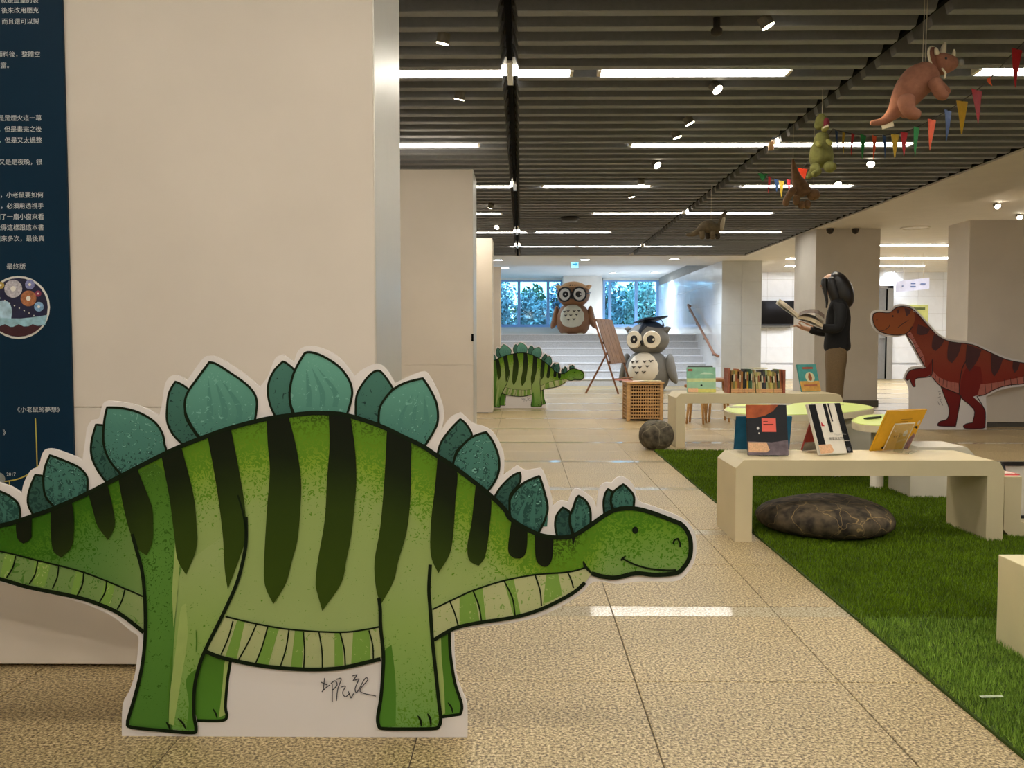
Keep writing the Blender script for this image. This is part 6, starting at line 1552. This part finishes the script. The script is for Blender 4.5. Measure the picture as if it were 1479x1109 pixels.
# stair handrail
hr0, hr1 = P(993, 441, 21.3), P(1029, 511, 18.42)
hrl = thing('stair_handrail', 'reddish wooden handrail on the tiled wall beside the stairs', 'handrail', (4.1, 19.9, 0))
h0, h1 = Vector((4.12, 21.35, hr0.z)), Vector((4.12, 18.42, hr1.z))
b = BM(); tube(b, [h0 + Vector((.08, .06, -.03)), h0 + Vector((0, .05, .02)), h0, h1, h1 + Vector((0, -.10, -.01)), h1 + Vector((.08, -.12, -.06))], .028, 10); obj('rail', b, wood('rail_wood', '#8a5a44', '#b58468', (1, 6, 1)), hrl, smooth=True)
for f in (.05, .35, .65, .95):
    q = h0.lerp(h1, f); b = BM(); tube(b, [q, q + Vector((0, 0, -.09)), q + Vector((.10, 0, -.10))], .011, 8); obj('bracket', b, mat('bracket_steel', '#8a8782', .35, .05, 20, 0, 80, .8), hrl, smooth=True)
# television on the hall wall
c0, c1 = P(1096, 434, 22.15), P(1152, 470, 22.15)
tvt = thing('wall_television', 'black flat television on the white tiled hall wall', 'television', ((c0.x + c1.x) / 2, 22.15, c1.z))
b = BM(); box(b, c0.x, c1.x, 22.12, 22.2, c1.z, c0.z, .006); obj('bezel', b, M_black, tvt)
b = BM(); box(b, c0.x + .02, c1.x - .02, 22.113, 22.121, c1.z + .04, c0.z - .02); obj('screen', b, mat('tv_screen', '#08080a', .12, .05), tvt)
b = BM(); box(b, c0.x + .05, c1.x - .2, 22.10, 22.29, c1.z - .06, c1.z - .003, .004); obj('bracket_shelf', b, M_base, tvt)
# hall door
c0, c1 = P(1264, 412, 22.2), P(1286, 547, 22.2)
d1 = sempty('door_1', (0, 0, 0), 'grey metal door at the far end of the hall')
M_dfr = mat('door_frame_grey', '#9b9a97', .4, .04, 10, 0, 80, .4); M_dlf = mat('door_leaf_grey', '#7d7c7a', .45, .05)
b = BM(); box(b, c1.x - .12, c1.x + .03, 22.18, 22.3, 0, c0.z, .004); obj('jamb', b, M_dfr, d1)
b = BM(); box(b, c0.x - .75, c1.x + .03, 22.18, 22.3, c0.z - .08, c0.z, .004); obj('lintel', b, M_dfr, d1)
b = BM(); box(b, c0.x - .75, c1.x - .12, 22.2, 22.3, 0.01, c0.z - .08, .003); lf = obj('leaf', b, M_dlf, d1)
b = BM(); tube(b, [(c1.x - .2, 22.19, 1.05), (c1.x - .2, 22.13, 1.05), (c1.x - .32, 22.13, 1.05)], .014, 8); obj('handle', b, M_black, lf)
b = BM(); box(b, c1.x - .16, c1.x - .125, 22.172, 22.182, .03, c0.z - .1); obj('gasket', b, M_seam, d1)
# hanging hall sign
c0, c1 = P(1295, 404, 17.5), P(1342, 420, 17.5)
hs = thing('hanging_sign', 'pale lilac curved direction sign hanging in the hall', 'sign', ((c0.x + c1.x) / 2, 17.5, c1.z))
b = BM(); n = 12; A_, B_ = [], []
for i in range(n + 1):
    u = i / n; x = c0.x + (c1.x - c0.x) * u; y = 17.5 - .06 * math.sin(math.pi * u); zb = c1.z + .03 * (1 - u) * 0 - .03 * (1 - u) + .04 * u
    A_.append([b.verts.new((x, y, zb)), b.verts.new((x, y, zb + (c0.z - c1.z)))]); B_.append([b.verts.new((x, y + .03, zb)), b.verts.new((x, y + .03, zb + (c0.z - c1.z)))])
for i in range(n):
    b.faces.new((A_[i][0], A_[i + 1][0], A_[i + 1][1], A_[i][1])); b.faces.new((B_[i][0], B_[i][1], B_[i + 1][1], B_[i + 1][0])); b.faces.new((A_[i][1], A_[i + 1][1], B_[i + 1][1], B_[i][1])); b.faces.new((A_[i][0], B_[i][0], B_[i + 1][0], A_[i + 1][0]))
b.faces.new((A_[0][0], A_[0][1], B_[0][1], B_[0][0])); b.faces.new((A_[-1][0], B_[-1][0], B_[-1][1], A_[-1][1]))
obj('sign_plate', b, mat('lilac_sign', '#d3d3e6', .4, .04), hs)
for u in (.2, .8):
    b = BM(); x = c0.x + (c1.x - c0.x) * u; tube(b, [(x, 17.48, c0.z), (x, 17.48, 2.76)], .006, 6); obj('suspension_rod', b, M_fix, hs)
M_sgi = mat('sign_blue', '#5d6f9e', .5)
for u, dz, wd in ((.14, 0, .03), (.46, .03, .09), (.46, -.03, .10), (.76, .0, .10)):
    b = BM(); x = c0.x + (c1.x - c0.x) * u; z = (c0.z + c1.z) / 2 + dz - .03 + .07 * u; box(b, x - wd / 2, x + wd / 2, 17.425, 17.432, z - .012, z + .012); obj('printed_line', b, M_sgi, hs)
# yellow poster
c0, c1 = P(1313, 440, 22.25), P(1340, 492, 22.25)
po = thing('poster', 'yellow green poster on the hall wall above the red dinosaur', 'poster', ((c0.x + c1.x) / 2, 22.27, c1.z))
b = BM(); box(b, c0.x, c1.x, 22.27, 22.29, c1.z, c0.z, .002); obj('sheet', b, mat('poster_yellow', '#d8db8a', .5, .08, 8), po)
b = BM(); box(b, c0.x + .08, c1.x - .08, 22.264, 22.27, c0.z - .13, c0.z - .07); obj('headline', b, mat('poster_olive', '#5f6a3a', .5), po)
for k in range(3):
    b = BM(); box(b, c0.x + .08, c1.x - .2 + .04 * k, 22.264, 22.27, c0.z - .26 - .1 * k, c0.z - .22 - .1 * k); obj('printed_line', b, mat('poster_line', '#a8ad62', .5), po)

# ------------------------------------------------------------------ trees outside the landing windows
b = BM(); box(b, -14, 16, 27.2, 60, .2, .9); struct('ground', b, mat('outside_soil', '#3a4a2a', .9, .3, 2), label='dark planted bank outside the windows')
def tree(x, y, zc, rx, rz, n, hx, label, seed, leaf_=.11):
    t = thing('tree', label, 'tree', (x, y, .9), 'trees outside the landing windows')
    rg = np.random.default_rng(seed)
    d = rg.normal(size=(n, 3)); d /= np.linalg.norm(d, axis=1)[:, None]; r = rg.random(n) ** .4
    cl = rg.normal(size=(26, 3)); cl /= np.linalg.norm(cl, axis=1)[:, None]
    pick = cl[rg.integers(0, 26, n)] * .66 + d * r[:, None] * .42
    c = pick * np.array([rx, rx * .8, rz]) + np.array([x, y, zc])
    a = rg.normal(size=(n, 3)); a /= np.linalg.norm(a, axis=1)[:, None]; b2 = np.cross(a, rg.normal(size=(n, 3))); b2 /= np.linalg.norm(b2, axis=1)[:, None]
    L = leaf_ * rg.uniform(.6, 1.2, n)[:, None]
    v = np.stack([c - a * L, c + b2 * L * .4, c + a * L, c - b2 * L * .4], 1).astype(np.float32) - np.array([x, y, .9], np.float32)
    me = bpy.data.meshes.new('foliage'); me.vertices.add(n * 4); me.vertices.foreach_set('co', v.reshape(-1)); me.loops.add(n * 4); me.loops.foreach_set('vertex_index', np.arange(n * 4, dtype=np.int32))
    me.polygons.add(n); me.polygons.foreach_set('loop_start', np.arange(0, n * 4, 4, dtype=np.int32)); me.update(calc_edges=True); me.validate()
    m, nt, bs = new_mat('leaf_' + str(seed)); N, K = nt.nodes, nt.links
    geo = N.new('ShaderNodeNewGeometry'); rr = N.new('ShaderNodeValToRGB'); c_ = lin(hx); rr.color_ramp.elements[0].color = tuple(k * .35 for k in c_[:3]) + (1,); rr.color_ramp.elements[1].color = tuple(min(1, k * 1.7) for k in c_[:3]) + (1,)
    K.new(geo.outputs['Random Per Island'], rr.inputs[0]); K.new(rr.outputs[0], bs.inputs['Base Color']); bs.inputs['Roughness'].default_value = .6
    me.materials.append(m); o = bpy.data.objects.new('foliage', me); o.parent = t; o['kind'] = 'stuff'; COL.objects.link(o)
    b = BM(); tube(b, [(x, y, .9), (x + .05, y, zc - rz * .4), (x - .05, y, zc + rz * .5)], [.11, .09, .03], 8)
    for k in range(5):
        an = k * 1.3 + seed; tube(b, [(x, y, zc - rz * .5 + .15 * k), (x + rx * .6 * math.cos(an), y + rx * .4 * math.sin(an), zc + .1 * k)], [.05, .015], 6)
    obj('trunk', b, mat('bark', '#4a4036', .9, .2, 20), t)
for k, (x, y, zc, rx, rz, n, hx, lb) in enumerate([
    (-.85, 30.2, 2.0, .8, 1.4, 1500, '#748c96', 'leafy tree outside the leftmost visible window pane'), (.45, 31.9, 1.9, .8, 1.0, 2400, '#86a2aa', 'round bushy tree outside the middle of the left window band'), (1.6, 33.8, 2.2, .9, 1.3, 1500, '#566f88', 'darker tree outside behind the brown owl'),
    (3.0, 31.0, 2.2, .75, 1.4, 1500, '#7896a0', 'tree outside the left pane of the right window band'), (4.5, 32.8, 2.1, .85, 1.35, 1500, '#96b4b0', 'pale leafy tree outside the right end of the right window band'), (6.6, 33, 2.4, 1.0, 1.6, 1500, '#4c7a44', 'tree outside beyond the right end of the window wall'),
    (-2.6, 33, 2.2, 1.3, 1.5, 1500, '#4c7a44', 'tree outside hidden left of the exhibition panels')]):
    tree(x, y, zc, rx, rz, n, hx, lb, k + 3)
t = thing('hedge', 'dense dark hedge on the bank behind the outside trees', 'hedge', (1.5, 37, .9))
rg = np.random.default_rng(2); n = 9000
c = np.stack([rg.uniform(-9, 12, n), 37 + rg.uniform(-.8, .8, n), rg.random(n) ** .9 * 1.7 + .9 + .35 * np.sin(rg.uniform(-9, 12, n))], 1)
c[:, 2] += .4 * np.sin(c[:, 0] * 1.7) + .25 * np.sin(c[:, 0] * 4.1)
a = rg.normal(size=(n, 3)); a /= np.linalg.norm(a, axis=1)[:, None]; b2 = np.cross(a, rg.normal(size=(n, 3))); b2 /= np.linalg.norm(b2, axis=1)[:, None]; L = .2 * rg.uniform(.6, 1.2, n)[:, None]
v = np.stack([c - a * L, c + b2 * L * .5, c + a * L, c - b2 * L * .5], 1).astype(np.float32) - np.array([1.5, 37, .9], np.float32)
me = bpy.data.meshes.new('foliage'); me.vertices.add(n * 4); me.vertices.foreach_set('co', v.reshape(-1)); me.loops.add(n * 4); me.loops.foreach_set('vertex_index', np.arange(n * 4, dtype=np.int32))
me.polygons.add(n); me.polygons.foreach_set('loop_start', np.arange(0, n * 4, 4, dtype=np.int32)); me.update(calc_edges=True); me.validate()
me.materials.append(mat('hedge_leaf', '#35583a', .7, .5, 3)); o = bpy.data.objects.new('foliage', me); o.parent = t; o['kind'] = 'stuff'; COL.objects.link(o)
